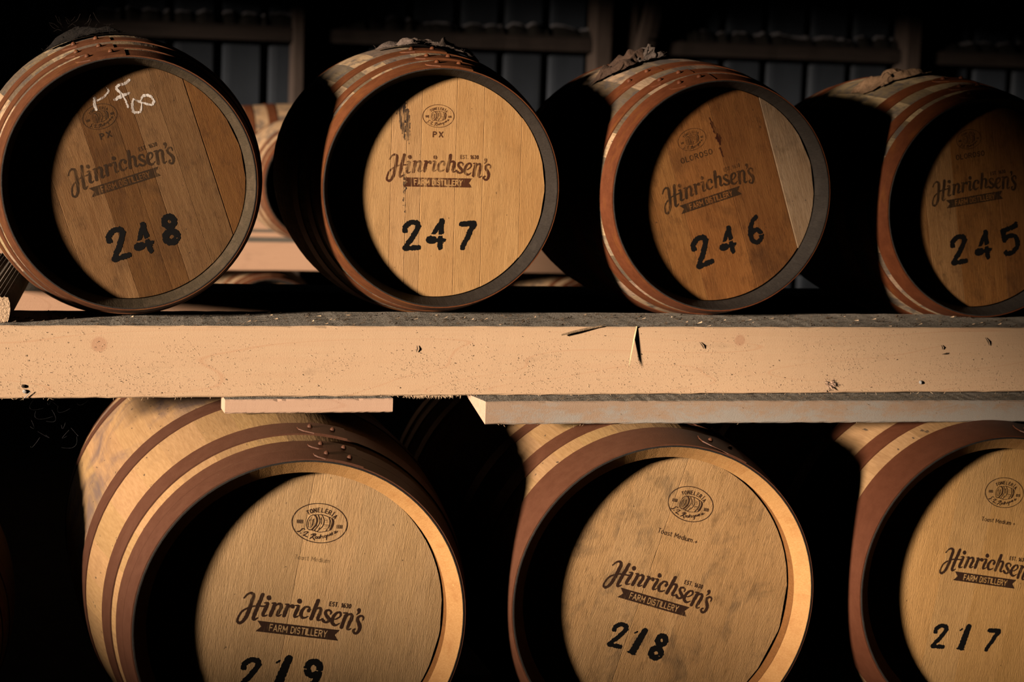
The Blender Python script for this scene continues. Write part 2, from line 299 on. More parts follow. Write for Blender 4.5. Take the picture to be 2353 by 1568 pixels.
# ---------------------------------------------------------------- prints: stroke shapes turned into flat meshes
def spline(pts, n=6):
    p = np.array(pts, float)
    if len(p) < 3: return p
    q = np.vstack([2 * p[0] - p[1], p, 2 * p[-1] - p[-2]]); out = []
    for i in range(1, len(q) - 2):
        a, b, c, d = q[i - 1:i + 3]
        for t in np.linspace(0, 1, n, endpoint=False):
            out.append(0.5 * (2 * b + (c - a) * t + (2 * a - 5 * b + 4 * c - d) * t * t + (3 * b - a - 3 * c + d) * t ** 3))
    out.append(q[-2]); return np.array(out)
class Print:
    """signed-distance raster of strokes; mesh() contours it into one flat mesh in the x-z plane"""
    def __init__(s, x0, x1, y0, y1, h):
        s.x = np.arange(x0, x1 + h, h); s.y = np.arange(y0, y1 + h, h); s.h = h
        s.X, s.Y = np.meshgrid(s.x, s.y, indexing='ij'); s.d = np.full(s.X.shape, 1e3)
    def seg(s, a, b, ra, rb, d=None):
        d = s.d if d is None else d
        m = max(ra, rb) + 4 * s.h
        i0, i1 = np.searchsorted(s.x, [min(a[0], b[0]) - m, max(a[0], b[0]) + m]); j0, j1 = np.searchsorted(s.y, [min(a[1], b[1]) - m, max(a[1], b[1]) + m])
        if i1 <= i0 or j1 <= j0: return
        X = s.X[i0:i1, j0:j1]; Y = s.Y[i0:i1, j0:j1]; vx, vy = b[0] - a[0], b[1] - a[1]; L = vx * vx + vy * vy + 1e-12
        t = np.clip(((X - a[0]) * vx + (Y - a[1]) * vy) / L, 0, 1)
        q = np.hypot(X - a[0] - t * vx, Y - a[1] - t * vy) - (ra + (rb - ra) * t)
        d[i0:i1, j0:j1] = np.minimum(d[i0:i1, j0:j1], q)
    def line(s, pts, w, smooth=True, d=None):
        p = spline(pts) if smooth and len(pts) > 2 else np.array(pts, float)
        ws = np.interp(np.linspace(0, 1, len(p)), np.linspace(0, 1, len(w)), w) if isinstance(w, (list, tuple)) else np.full(len(p), w)
        for i in range(len(p) - 1): s.seg(p[i], p[i + 1], ws[i] / 2, ws[i + 1] / 2, d)
    def poly(s, pts):
        P = np.array(pts, float); ins = np.zeros(s.X.shape, bool); q = np.full(s.X.shape, 1e3)
        for i in range(len(P)):
            a, b = P[i], P[(i + 1) % len(P)]; vx, vy = b - a
            t = np.clip(((s.X - a[0]) * vx + (s.Y - a[1]) * vy) / (vx * vx + vy * vy), 0, 1)
            q = np.minimum(q, np.hypot(s.X - a[0] - t * vx, s.Y - a[1] - t * vy))
            c = ((a[1] > s.Y) != (b[1] > s.Y)) & (s.X < (b[0] - a[0]) * (s.Y - a[1]) / (b[1] - a[1] + 1e-12) + a[0]); ins ^= c
        s.d = np.minimum(s.d, np.where(ins, -q, q))
    def cut(s, fn, grow=0.0):
        d = np.full(s.X.shape, 1e3); fn(d); s.d = np.maximum(s.d, -(d - grow))
    def rough(s, amp, freq, seed=1):
        s.d = s.d + amp * (vnoise(s.X * freq, s.Y * freq * 0.8, seed) - 0.5) * 2 + amp * 0.6 * (vnoise(s.X * freq * 2.7, s.Y * freq * 2.1, seed + 5) - 0.5) * 2
    def mesh(s, name, scale=1.0):
        V = []; F = []; d = s.d; ins = d < 0; nx, ny = d.shape
        cnt = ins[:-1, :-1].astype(int) + ins[1:, :-1] + ins[1:, 1:] + ins[:-1, 1:]
        def quad(p): b = len(V); V.extend(p); F.append(tuple(range(b, b + len(p))))
        for i in range(nx - 1):
            row = cnt[i]; js = np.nonzero(row)[0]; k = 0
            while k < len(js):
                j = js[k]
                if row[j] == 4:
                    e = j
                    while k + 1 < len(js) and js[k + 1] == e + 1 and row[e + 1] == 4: k += 1; e += 1
                    quad([(s.x[i], s.y[j]), (s.x[i + 1], s.y[j]), (s.x[i + 1], s.y[e + 1]), (s.x[i], s.y[e + 1])])
                else:
                    cs = [(i, j), (i + 1, j), (i + 1, j + 1), (i, j + 1)]; p = []
                    for q in range(4):
                        a, b = cs[q], cs[(q + 1) % 4]; da, db = d[a], d[b]
                        if da < 0: p.append((s.x[a[0]], s.y[a[1]]))
                        if (da < 0) != (db < 0):
                            t = da / (da - db); p.append((s.x[a[0]] + t * (s.x[b[0]] - s.x[a[0]]), s.y[a[1]] + t * (s.y[b[1]] - s.y[a[1]])))
                    if len(p) > 2: quad(p)
                k += 1
        me = bpy.data.meshes.new(name); me.from_pydata([(x * scale, 0, y * scale) for x, y in V], [], F); me.update(); return me

# plain stroke letters: width, strokes in a unit-high box
arc = lambda cx, cy, rx, ry, a0, a1, n=14: [(cx + rx * math.cos(math.radians(a)), cy + ry * math.sin(math.radians(a))) for a in np.linspace(a0, a1, n)]
LET = {
 'A': (.62, [[(0, 0), (.31, 1), (.62, 0)], [(.1, .3), (.52, .3)]]), 'D': (.55, [[(0, 0), (0, 1), (.2, 1)] + arc(.2, .72, .33, .28, 90, 0, 7) + arc(.2, .28, .33, .28, 0, -90, 7) + [(0, 0)]]),
 'E': (.46, [[(.46, 0), (0, 0), (0, 1), (.46, 1)], [(0, .52), (.4, .52)]]), 'F': (.46, [[(0, 0), (0, 1), (.46, 1)], [(0, .5), (.4, .5)]]),
 'I': (.0, [[(0, 0), (0, 1)]]), 'L': (.44, [[(0, 1), (0, 0), (.44, 0)]]), 'M': (.72, [[(0, 0), (0, 1), (.36, .3), (.72, 1), (.72, 0)]]), 'N': (.58, [[(0, 0), (0, 1), (.58, 0), (.58, 1)]]),
 'O': (.58, [arc(.29, .5, .29, .5, 0, 360, 22)]), 'P': (.5, [[(0, 0), (0, 1), (.25, 1)] + arc(.25, .74, .25, .26, 90, -90, 9) + [(0, .48)]]),
 'R': (.54, [[(0, 0), (0, 1), (.26, 1)] + arc(.26, .75, .25, .25, 90, -90, 9) + [(0, .5)], [(.26, .5), (.54, 0)]]),
 'S': (.5, [arc(.26, .75, .23, .25, 30, 250, 12) + arc(.25, .26, .24, .26, 70, -150, 12)]), 'T': (.54, [[(0, 1), (.54, 1)], [(.27, 1), (.27, 0)]]),
 'X': (.56, [[(0, 0), (.56, 1)], [(0, 1), (.56, 0)]]), 'Y': (.6, [[(0, 1), (.3, .45), (.6, 1)], [(.3, .45), (.3, 0)]]), 'Í': (.0, [[(0, 0), (0, 1)], [(0, 1.14), (.12, 1.3)]]),
 '1': (.24, [[(0, .78), (.24, 1), (.24, 0)]]), '6': (.5, [arc(.25, .28, .25, .28, 0, 360, 18), [(.01, .36), (.12, .8), (.34, 1)]]), '3': (.46, [arc(.2, .76, .23, .24, 150, -80, 12) + arc(.2, .26, .25, .26, 80, -150, 12)]),
 '0': (.48, [arc(.24, .5, .24, .5, 0, 360, 20)]), '.': (.0, [[(0, 0.02), (0, .05)]]), ' ': (.2, []), '+': (.5, [[(0, .36), (.5, .36)], [(.25, .1), (.25, .62)]]),
 'o': (.5, [arc(.25, .34, .25, .34, 0, 360, 18)]), 'a': (.46, [arc(.23, .3, .23, .3, 0, 360, 16), [(.46, .66), (.46, 0)]]), 's': (.4, [arc(.2, .5, .18, .17, 30, 250, 9) + arc(.2, .17, .2, .17, 70, -150, 9)]),
 't': (.3, [[(.12, .92), (.12, .12), (.2, 0), (.3, .02)], [(0, .66), (.3, .66)]]), 'e': (.46, [[(.02, .36), (.46, .36)] + arc(.23, .34, .23, .34, 0, 315, 14)]), 'd': (.48, [arc(.24, .33, .24, .33, 0, 360, 16), [(.48, 1), (.48, 0)]]),
 'i': (.0, [[(0, 0), (0, .66)], [(0, .88), (0, .92)]]), 'u': (.44, [[(0, .66), (0, .2), (.08, .03), (.24, .0), (.4, .1), (.44, .22)], [(.44, .66), (.44, 0)]]),
 'm': (.74, [[(0, 0), (0, .66)], [(0, .45), (.1, .62), (.22, .67), (.34, .6), (.37, .45), (.37, 0)], [(.37, .45), (.47, .62), (.59, .67), (.71, .6), (.74, .45), (.74, 0)]])}
def text_w(t, gap): return sum(LET[c][0] + gap for c in t) - gap
def put_text(P, t, cx, cy, h, w, gap=.24, xs=1.0, d=None):
    x = cx - text_w(t, gap) * h * xs / 2
    for c in t:
        for st in LET[c][1]: P.line([(x + px * h * xs, cy - h / 2 + py * h) for px, py in st], w, False, d)
        x += (LET[c][0] + gap) * h * xs

# -- distillery brand: traced pen strokes, banner length = 1
A0 = math.radians(6.16)
def tc(p):
    x, y = (p[0] - 1115) / 1400, -(p[1] - 753) / 1400
    return (x * math.cos(A0) - y * math.sin(A0), x * math.sin(A0) + y * math.cos(A0))
WORD = [
 ([(185, 208), (225, 155), (280, 124), (325, 140), (335, 185), (318, 260), (295, 350), (268, 440), (235, 530), (190, 600), (140, 632), (104, 612), (100, 565), (128, 490), (170, 430), (228, 390), (320, 352), (420, 342), (525, 345)], [26, 30, 40, 52, 60, 64, 64, 62, 58, 52, 46, 40, 34, 30, 28, 28, 28, 28, 28]),
 ([(485, 145), (455, 240), (415, 350), (380, 460), (358, 540), (375, 572), (428, 545)], [56, 62, 64, 62, 58, 44, 20]),
 ([(592, 196), (595, 204)], 76), ([(528, 288), (580, 290), (562, 350), (530, 430), (512, 490), (540, 508), (588, 490)], [18, 40, 60, 60, 50, 34, 16]),
 ([(650, 290), (700, 300), (690, 340), (660, 430), (638, 498)], [18, 50, 62, 62, 60]), ([(672, 400), (715, 330), (765, 300), (800, 318), (800, 370), (768, 440), (748, 485), (775, 505), (822, 478)], [18, 28, 40, 52, 60, 58, 46, 30, 14]),
 ([(872, 305), (918, 318), (905, 360), (880, 440), (866, 500)], [18, 50, 62, 62, 60]), ([(892, 410), (935, 350), (985, 322)], [16, 24, 34]), ([(995, 338), (998, 346)], 64),
 ([(1105, 248), (1108, 256)], 78), ([(1040, 325), (1092, 330), (1078, 390), (1052, 460), (1040, 510), (1068, 520), (1116, 492)], [18, 40, 60, 60, 48, 32, 14]),
 ([(1276, 402), (1272, 410)], 58), ([(1296, 392), (1268, 350), (1215, 350), (1170, 395), (1145, 460), (1160, 520), (1205, 535), (1265, 508)], [30, 32, 38, 50, 60, 48, 34, 18]),
 ([(1415, 238), (1395, 310), (1365, 410), (1335, 500), (1322, 545)], [64, 66, 66, 64, 62]), ([(1358, 450), (1398, 385), (1445, 362), (1474, 390), (1465, 450), (1438, 520), (1434, 560), (1460, 572), (1500, 552)], [16, 28, 42, 54, 58, 54, 42, 28, 14]),
 ([(1645, 465), (1650, 425), (1615, 398), (1570, 408), (1556, 450), (1585, 500), (1622, 545), (1615, 590), (1570, 605), (1525, 588), (1512, 548)], [22, 30, 34, 42, 50, 58, 56, 44, 36, 34, 30]), ([(1528, 572), (1540, 580)], 40),
 ([(1692, 560), (1752, 545), (1805, 505), (1815, 455), (1780, 432), (1725, 462), (1688, 530), (1680, 600), (1715, 648), (1760, 650), (1806, 622)], [18, 22, 28, 36, 36, 48, 58, 60, 48, 32, 16]),
 ([(1862, 440), (1912, 452), (1900, 500), (1868, 600), (1846, 685)], [18, 50, 62, 62, 60]), ([(1885, 560), (1928, 490), (1978, 462), (2008, 490), (1998, 550), (1965, 640), (1948, 700), (1970, 728), (2012, 706)], [18, 28, 40, 52, 60, 58, 46, 30, 14]),
 ([(2118, 388), (2120, 394)], 62), ([(2128, 400), (2118, 440), (2088, 470)], [44, 32, 12]),
 ([(2196, 565), (2208, 520), (2170, 488), (2120, 510), (2108, 560), (2135, 620), (2158, 680), (2142, 750), (2100, 790), (2058, 772), (2052, 735), (2080, 716)], [20, 28, 34, 44, 52, 60, 60, 52, 42, 38, 34, 28])]
P = Print(-0.78, 0.85, -0.32, 0.55, 0.0042)
for pts, w in WORD: P.line([tc(p) for p in pts], [x / 1400 for x in w] if isinstance(w, list) else w / 1400)
P.rough(0.0022, 90, 3)
B = Print(P.x[0], P.x[-1], P.y[0], P.y[-1], 0.0042)
B.poly([(-.498, .065), (.500, .065), (.447, 0), (.500, -.065), (-.500, -.065), (-.440, 0)])
B.cut(lambda d: put_text(B, 'FARM DISTILLERY', 0.005, 0.0, 0.074, 0.0145, gap=.27, xs=0.90, d=d))
P.d = np.minimum(P.d[:B.d.shape[0], :B.d.shape[1]], B.d[:P.d.shape[0], :P.d.shape[1]])
def est(d):
    put_text(P, 'EST. 1630', 0, 0, 0.05, 0.0115, gap=.3, xs=0.85, d=d)
e = Print(-0.2, 0.2, -0.06, 0.06, 0.0032); put_text(e, 'EST. 1630', 0, 0, 0.05, 0.0092, gap=.36, xs=0.82)
ME_dist = P.mesh('distillery_brand'); ME_est = e.mesh('distillery_brand_year')
EST_AT = tc((1797, 308))
# -- cooperage brand: oval with barrel, half width = 1
A1 = math.radians(7.0)
def tl(p):
    x, y = (p[0] - 948) / 827, -(p[1] - 828) / 827
    return (x * math.cos(A1) - y * math.sin(A1), x * math.sin(A1) + y * math.cos(A1))
P = Print(-1.06, 1.06, -0.8, 0.8, 0.0095)
P.line(arc(0, 0, 1, 0.71, 0, 360, 90), 0.030, False)
def wl_(pts, w, sm=True): P.line([tl(p) for p in pts], w, sm)
for i, c in enumerate('TONELERÍA'):
    a = math.radians(137 - i * (137 - 39) / 8.0); ux, uy = 0.66 * math.cos(a), 0.46 * math.sin(a) + 0.015; ro = (a - PI / 2) * 0.70
    wd, sts = LET[c]
    for st in sts:
        P.line([(ux + ((x - wd / 2) * math.cos(ro) - (y - .5) * math.sin(ro)) * 0.145, uy + ((x - wd / 2) * math.sin(ro) + (y - .5) * math.cos(ro)) * 0.145) for x, y in st], 0.028, False)
for pts, w in [([(705 + 140 * math.cos(t) + 30 * math.sin(t), 810 - 225 * math.sin(t)) for t in np.linspace(0, 2 * PI, 26)], .02),
  ([(720, 580), (880, 572), (1020, 575), (1180, 630), (1330, 700), (1365, 820), (1300, 1010), (1150, 1070), (950, 1095), (780, 1050), (640, 1015)], .024),
  ([(800, 590), (860, 700), (835, 880), (725, 1020)], .05), ([(890, 590), (945, 720), (930, 860), (800, 1045)], .028), ([(1000, 580), (1070, 720), (1050, 900), (890, 1075)], .026),
  ([(1220, 660), (1252, 770), (1240, 900), (1150, 1060)], .03), ([(1310, 700), (1335, 830), (1270, 1020)], .04), ([(640, 720), (612, 850), (625, 960)], .016), ([(760, 700), (745, 850), (700, 960)], .02), ([(690, 640), (670, 800), (670, 980)], .012),
  ([(840, 640), (880, 760), (850, 920)], .014), ([(985, 650), (1005, 760), (1000, 860)], .018), ([(1100, 690), (1175, 722)], .010), ([(1105, 740), (1200, 765)], .013), ([(1110, 800), (1215, 810)], .010), ([(1100, 880), (1215, 885)], .022), ([(1085, 925), (1200, 930)], .012), ([(1070, 990), (1170, 990)], .012), ([(960, 940), (925, 1010)], .014), ([(965, 700), (985, 720)], .012), ([(960, 800), (990, 800)], .012),
  ([(655, 690), (645, 760)], .010), ([(730, 720), (722, 900)], .012), ([(785, 690), (790, 800), (765, 930)], .010), ([(1265, 740), (1290, 850), (1230, 1000)], .010),
  ([(285, 1078), (330, 1085), (385, 1060), (430, 1010), (455, 985)], [.03, .05, .04, .028, .02]), ([(425, 1000), (470, 992), (520, 1022)], .028), ([(398, 1128), (402, 1132)], .035), ([(500, 1105), (560, 1088), (620, 1098), (560, 1150), (485, 1195), (540, 1212), (580, 1235)], .035), ([(603, 1248), (607, 1252)], .03),
  ([(680, 1290), (750, 1240), (800, 1160)], .04), ([(715, 1180), (770, 1152), (835, 1150), (850, 1180), (800, 1212), (758, 1225), (790, 1290), (825, 1335)], .034), (arc(868, 1260, 26, 32, 0, 360, 12), .026), (arc(935, 1262, 26, 30, 0, 360, 12), .026), ([(1000, 1175), (965, 1290)], .03),
  ([(1015, 1212), (1000, 1285)], .026), ([(1005, 1240), (1050, 1212)], .022), ([(1075, 1212), (1062, 1270), (1090, 1262)], .026), (arc(1140, 1222, 28, 30, 0, 360, 12), .026), ([(1190, 1185), (1185, 1260), (1178, 1325)], .034), ([(1222, 1158), (1215, 1205), (1250, 1200), (1280, 1145), (1282, 1195)], .026),
  ([(1305, 1160), (1348, 1128), (1330, 1108), (1300, 1140), (1318, 1182), (1362, 1160)], .026), ([(1395, 1085), (1450, 1062), (1408, 1130), (1462, 1110), (1500, 1060)], .026)]: wl_(pts, w)
for bx, by in ((360, 778), (1545, 925)):
    for k in range(4): wl_([(bx - 82, by - 44 + k * 30), (bx + 82, by - 38 + k * 30)], .018, False)
    for k in (-80, -30, 25, 75): wl_([(bx + k, by - 40), (bx + k, by + 48)], .018, False)
ME_coop = P.mesh('cooperage_brand')
def word_mesh(t, xs, w, gap):
    L = text_w(t, gap) * xs / 2 + 0.2; P = Print(-L, L, -0.8, 0.8, 0.035); put_text(P, t, 0, 0, 1.0, w, gap, xs); return P.mesh('word_brand')
ME_word = {'PX': word_mesh('PX', 1.25, .24, .5), 'OLOROSO': word_mesh('OLOROSO', 1.22, .17, .3), 'Toast Medium': word_mesh('Toast Medium', 1.05, .12, .24), 'Toast Medium +': word_mesh('Toast Medium +', 1.05, .12, .24)}
q = lambda cx, cy, h: (lambda pts: [((x - cx) / h, -(y - cy) / h) for x, y in pts])
f2 = q(510, 570, 840); f4 = q(1150, 530, 830); f7 = q(1945, 570, 815); f1 = q(960, 445, 620)
DIG = {
 '2': [(f2([(338, 448), (350, 350), (440, 262), (570, 228), (670, 262), (690, 335), (640, 440), (540, 600), (430, 745), (335, 885)]), .155, 1), (f2([(318, 905), (505, 902), (690, 893)]), .15, 0)],
 '4': [(f4([(1285, 185), (1275, 360), (1270, 520)]), .16, 0), (f4([(1265, 230), (1180, 350), (1070, 520)]), [.13, .15, .13], 0), (f4([(975, 690), (1070, 690)]), .24, 0), (f4([(1000, 700), (1350, 690)]), .13, 0), (f4([(1255, 640), (1250, 880)]), .16, 0)],
 '7': [(f7([(1775, 285), (2085, 240)]), .17, 0), (f7([(2095, 260), (2030, 420), (1960, 580), (1830, 895)]), [.2, .17, .16, .16], 0)],
 '1': [(f1([(1035, 200), (985, 400), (930, 690)]), [.21, .24, .25], 0), (f1([(822, 728), (1000, 742)]), .06, 0), (f1([(838, 298), (880, 258)]), .045, 0)],
 '8': [(arc(.05, .24, .145, .15, 0, 360, 18), .19, 0), (arc(-.02, -.22, .18, .165, 0, 360, 18), .2, 0)],
 '6': [([(.15, .43), (-.02, .31), (-.14, .1), (-.19, -.12), (-.15, -.32), (-.0, -.42), (.15, -.34), (.2, -.16), (.11, -.01), (-.03, .0), (-.16, -.1)], .155, 1)],
 '5': [([(.27, .40), (-.17, .31)], .16, 0), ([(-.18, .33), (-.17, .02)], .15, 0), ([(-.15, .04), (.02, .13), (.2, .08), (.27, -.08), (.24, -.26), (.1, -.38), (-.1, -.42), (-.17, -.36)], .15, 1), ([(.25, .44), (.29, .47)], .1, 0)],
 '9': [(arc(.06, .22, .19, .2, 0, 360, 18), .19, 0), ([(.24, .15), (.2, -.1), (.08, -.32), (-.1, -.44)], .19, 1)]}
ME_dig = {}
for k, sts in DIG.items():
    P = Print(-.55, .55, -.65, .65, 0.013)
    for pts, w, sm in sts: P.line(pts, w, bool(sm))
    if k == '8': P.cut(lambda d: (P.seg((-.12, .17), (-.04, .15), .008, .008, d), P.seg((.1, -.3), (.17, -.33), .008, .008, d)))
    if k in '45': P.cut(lambda d: P.seg((-.3, -.055), (.3, -.03), .018, .018, d)) if k == '4' else None
    if k == '9': P.cut(lambda d: (P.seg((.14, .17), (.4, .16), .012, .012, d), P.seg((-.3, .19), (-.15, .18), .01, .01, d)))
    if k == '6': P.cut(lambda d: P.seg((.1, -.2), (.35, -.19), .012, .012, d))
    P.rough(0.017, 22, ord(k)); ME_dig[k] = P.mesh('stencilled_digit')
CH = [[(0.0744, 0.2243), (0.0659, 0.2203), (0.0585, 0.2196), (0.0504, 0.2203), (0.0424, 0.2179)], [(0.041, 0.2136), (0.0473, 0.2003), (0.0517, 0.1846), (0.0524, 0.1669)], [(0.03, 0.1912), (0.0416, 0.1937), (0.0504, 0.1951), (0.0587, 0.195), (0.0653, 0.1966)],
 [(0.0705, 0.1799), (0.0657, 0.1742), (0.0626, 0.1668), (0.0611, 0.1588), (0.0621, 0.1507), (0.0686, 0.1487), (0.0755, 0.1477), (0.0809, 0.1551), (0.084, 0.1626), (0.0853, 0.1718), (0.0905, 0.1786), (0.0971, 0.1802), (0.1038, 0.1787), (0.1096, 0.1745), (0.1124, 0.1683), (0.113, 0.1609), (0.1059, 0.1558), (0.0966, 0.1605), (0.0846, 0.1678), (0.0769, 0.1738), (0.0704, 0.1794)],
 [(-0.0134, 0.2076), (-0.0156, 0.2005), (-0.0176, 0.1915), (-0.0178, 0.182)], [(-0.0102, 0.2012), (-0.0023, 0.2018), (0.0056, 0.2041), (0.0141, 0.2081), (0.0211, 0.2131), (0.022, 0.2176), (0.021, 0.2215)]]
CW = [.0062, [.007, .004, .0035, .005], [.006, .0085, .0085, .006, .004], [.004, .005, .006, .006, .006, .0055, .0055, .0045, .0035, .003, .0045, .006, .006, .0055, .004, .0065, .0055, .0055, .004, .003, .003], .007, [.004, .0045, .0045, .0045, .004, .003, .002]]
P = Print(-.03, .125, .13, .24, .0009)
for pts, w in zip(CH, CW): P.line(pts, w)
P.rough(0.0011, 420, 4); ME_chalk = P.mesh('chalk_mark')

# ---------------------------------------------------------------- barrels
class Spec:
    def __init__(s, R, B, L, rec, hoops, bev, n, ex=2.1):
        s.ex = ex; s.R, s.B, s.L, s.rec, s.hoops, s.bev, s.n = R, B, L, rec, hoops, bev, n
    def r(s, y):
        u = (y - s.L / 2) / (s.L / 2); return s.R + (s.B - s.R) * (1 - abs(u) ** s.ex)
UP = Spec(.29, .345, .95, .061, [(.001, .060), (.086, .126), (.190, .250)], (.003, .018, .052), 30)
LO = Spec(.375, .425, 1.4, .0755, [(.001, .113), (.180, .243), (.376, .43)], (.004, .034, .034), 32, 3.0)
LB = Spec(.375, .459, 1.5, .0755, [(.001, .0455), (.0465, .088), (.128, .192), (.375, .450)], (.004, .034, .034), 32, 2.8)
def ring(r, y, a0, a1, n): return [(r * math.sin(a), y, r * math.cos(a)) for a in np.linspace(a0, a1, n)]
def make_stave(sp, a0, a1, mats, parent, color):
    mb = MB(); k = 4; R, L = sp.R, sp.L; c, br, bd = sp.bev; ri = R - br
    ys = [0.0015] + list(np.linspace(.06, L - .06, 13)) + [L - .0015]
    mb.strip([ring(sp.r(y), y, a0, a1, k) for y in ys], 0, True)
    # chime: blackened crest, bevel, inner wall down to the croze
    mb.strip([ring(sp.r(0.0015), 0.0015, a0, a1, k), ring(R - .001, 0, a0, a1, k), ring(R - c, 0, a0, a1, k)], 2, False)
    mb.strip([ring(R - c, 0, a0, a1, k), ring(ri, bd, a0, a1, k)], 1, False)
    mb.strip([ring(ri, bd, a0, a1, k), ring(ri + .004, bd + .012, a0, a1, k), ring(ri + .004, sp.rec + .03, a0, a1, k)], 3, False)
    mb.strip([ring(sp.r(L - .0015), L - .0015, a0, a1, k), ring(R - br, L, a0, a1, k), ring(R - br, L - .09, a0, a1, k)], 1, False)
    for a in (a0, a1):   # stave flanks
        o = [(sp.r(y) * math.sin(a), y, sp.r(y) * math.cos(a)) for y in ys]; i = [((sp.r(y) - .026) * math.sin(a), y, (sp.r(y) - .026) * math.cos(a)) for y in ys[1:-1]]
        i = [i[0]] + i + [i[-1]]
        mb.strip([o, i], 0, False)
    o = mb.build('stave', mats, parent); o.color = color; return o
def make_hoop(sp, s0, s1, lap, mats, parent, color, rivets=True, nseg=96):
    th = .0026; mb = MB()
    def band(a0, a1, n, t0, t1, ins0=0.0):
        A = np.linspace(a0, a1, n)
        f = lambda y, t: [((sp.r(y) + t) * math.sin(a), y, (sp.r(y) + t) * math.cos(a)) for a in A]
        mb.strip([f(s0, t1), f((s0 + s1) / 2, t1), f(s1, t1)], 0, True); mb.strip([f(s0, t0), f(s0, t1)], 0, False); mb.strip([f(s1, t1), f(s1, t0)], 0, False)
    band(0, 2 * PI, nseg + 1, -.001, th)
    if lap is not None:   # overlapped, rounded end riveted down
        rr = sp.r((s0 + s1) / 2) + th; w = s1 - s0; a0 = lap - .030 / rr; a1 = lap + .085 / rr; cut = .55 * w / rr
        yy = np.linspace(0, 1, 7); top = []; bot = []
        prof = [(y, a0 + cut * (abs(2 * y - 1) ** 2.6)) for y in yy]
        f = lambda y, a, t: ((sp.r(s0 + y * w) + t) * math.sin(a), s0 + y * w, (sp.r(s0 + y * w) + t) * math.cos(a))
        rows = [[f(y, b + (a1 - b) * k / 8, th * 2.0) for y, b in prof] for k in range(9)]
        mb.strip(rows, 0, True)
        mb.strip([[f(y, b, th * 2.0) for y, b in prof], [f(y, b, th * .9) for y, b in prof]], 0, False)
        for e in (0, -1): mb.strip([[r[e] for r in rows], [f(prof[e][0], prof[e][1] + (a1 - prof[e][1]) * k / 8, th * .9) for k in range(9)]], 0, False)
    o = mb.build('hoop', mats, parent); o.color = color
    if lap is not None and rivets:
        for k in (0, 1):
            a = lap + k * .052 / sp.r(s0); y = (s0 + s1) / 2; r = sp.r(y) + th * 2.0; n = Vector((math.sin(a), 0, math.cos(a))); c = n * r + Vector((0, y, 0))
            u = Vector((0, 1, 0)); w = n.cross(u); rb = MB(); R0 = .0068 if sp is UP else .0062; H = .0075
            rows = [[c + (u * math.cos(t) + w * math.sin(t)) * R0 * kr + n * H * kh for t in np.linspace(0, 2 * PI, 11)[:-1]] for kr, kh in ((1, 0), (.95, .4), (.72, .72), (.35, .95), (.05, 1))]
            rb.strip(rows, 0, True, True); rv = rb.build('rivet', mats, o); rv.color = color
    return o
def make_head(sp, seams, colors, mat, parent, gap=.0003, offs=None):
    Rh = sp.R - sp.bev[1] - .0006; ed = [-Rh + .0001] + sorted(seams) + [Rh - .0001]
    for i in range(len(ed) - 1):
        G = lambda k: gap.get(k, .00006) if isinstance(gap, dict) else gap
        u0, u1 = ed[i] + (G(i - 1) if i else 0), ed[i + 1] - (G(i) if i < len(ed) - 2 else 0)
        dy = offs[i] if offs else 0.0
        us = np.linspace(u0, u1, 9); top = [math.sqrt(max(0, Rh * Rh - u * u)) for u in us]
        out = [(u, z) for u, z in zip(us, top)] + [(u, -z) for u, z in zip(us[::-1], top[::-1])]
        b = .0007 if sp is UP else .0003; cx = (u0 + u1) / 2; inn = [(cx + (u - cx) * (1 - 2 * b / (u1 - u0)), z * (1 - b / Rh)) for u, z in out]
        mb = MB(); y = sp.rec + dy
        mb.add([(u, y, z) for u, z in inn], [tuple(range(len(inn)))[::-1]])
        mb.strip([[(u, y, z) for u, z in inn], [(u, y + b, z) for u, z in out], [(u, y + .022, z) for u, z in out]], 0, False, True)
        o = mb.build('head_board', mat, parent); o.color = tuple(colors[i % len(colors)]) + (1,)
def decal(name, me, mat, parent, u, v, scale, y, rot=0.0, label=None, sx=1.0):
    me = me.copy(); me.transform(Matrix.Translation((u, y, v)) @ Matrix.Rotation(-rot, 4, 'Y') @ Matrix.Diagonal((scale * sx, 1, scale, 1)))
    o = bpy.data.objects.new(name, me); COL.objects.link(o); o.parent = parent
    me.materials.append(mat)
    if label: o['label'] = label
    return o
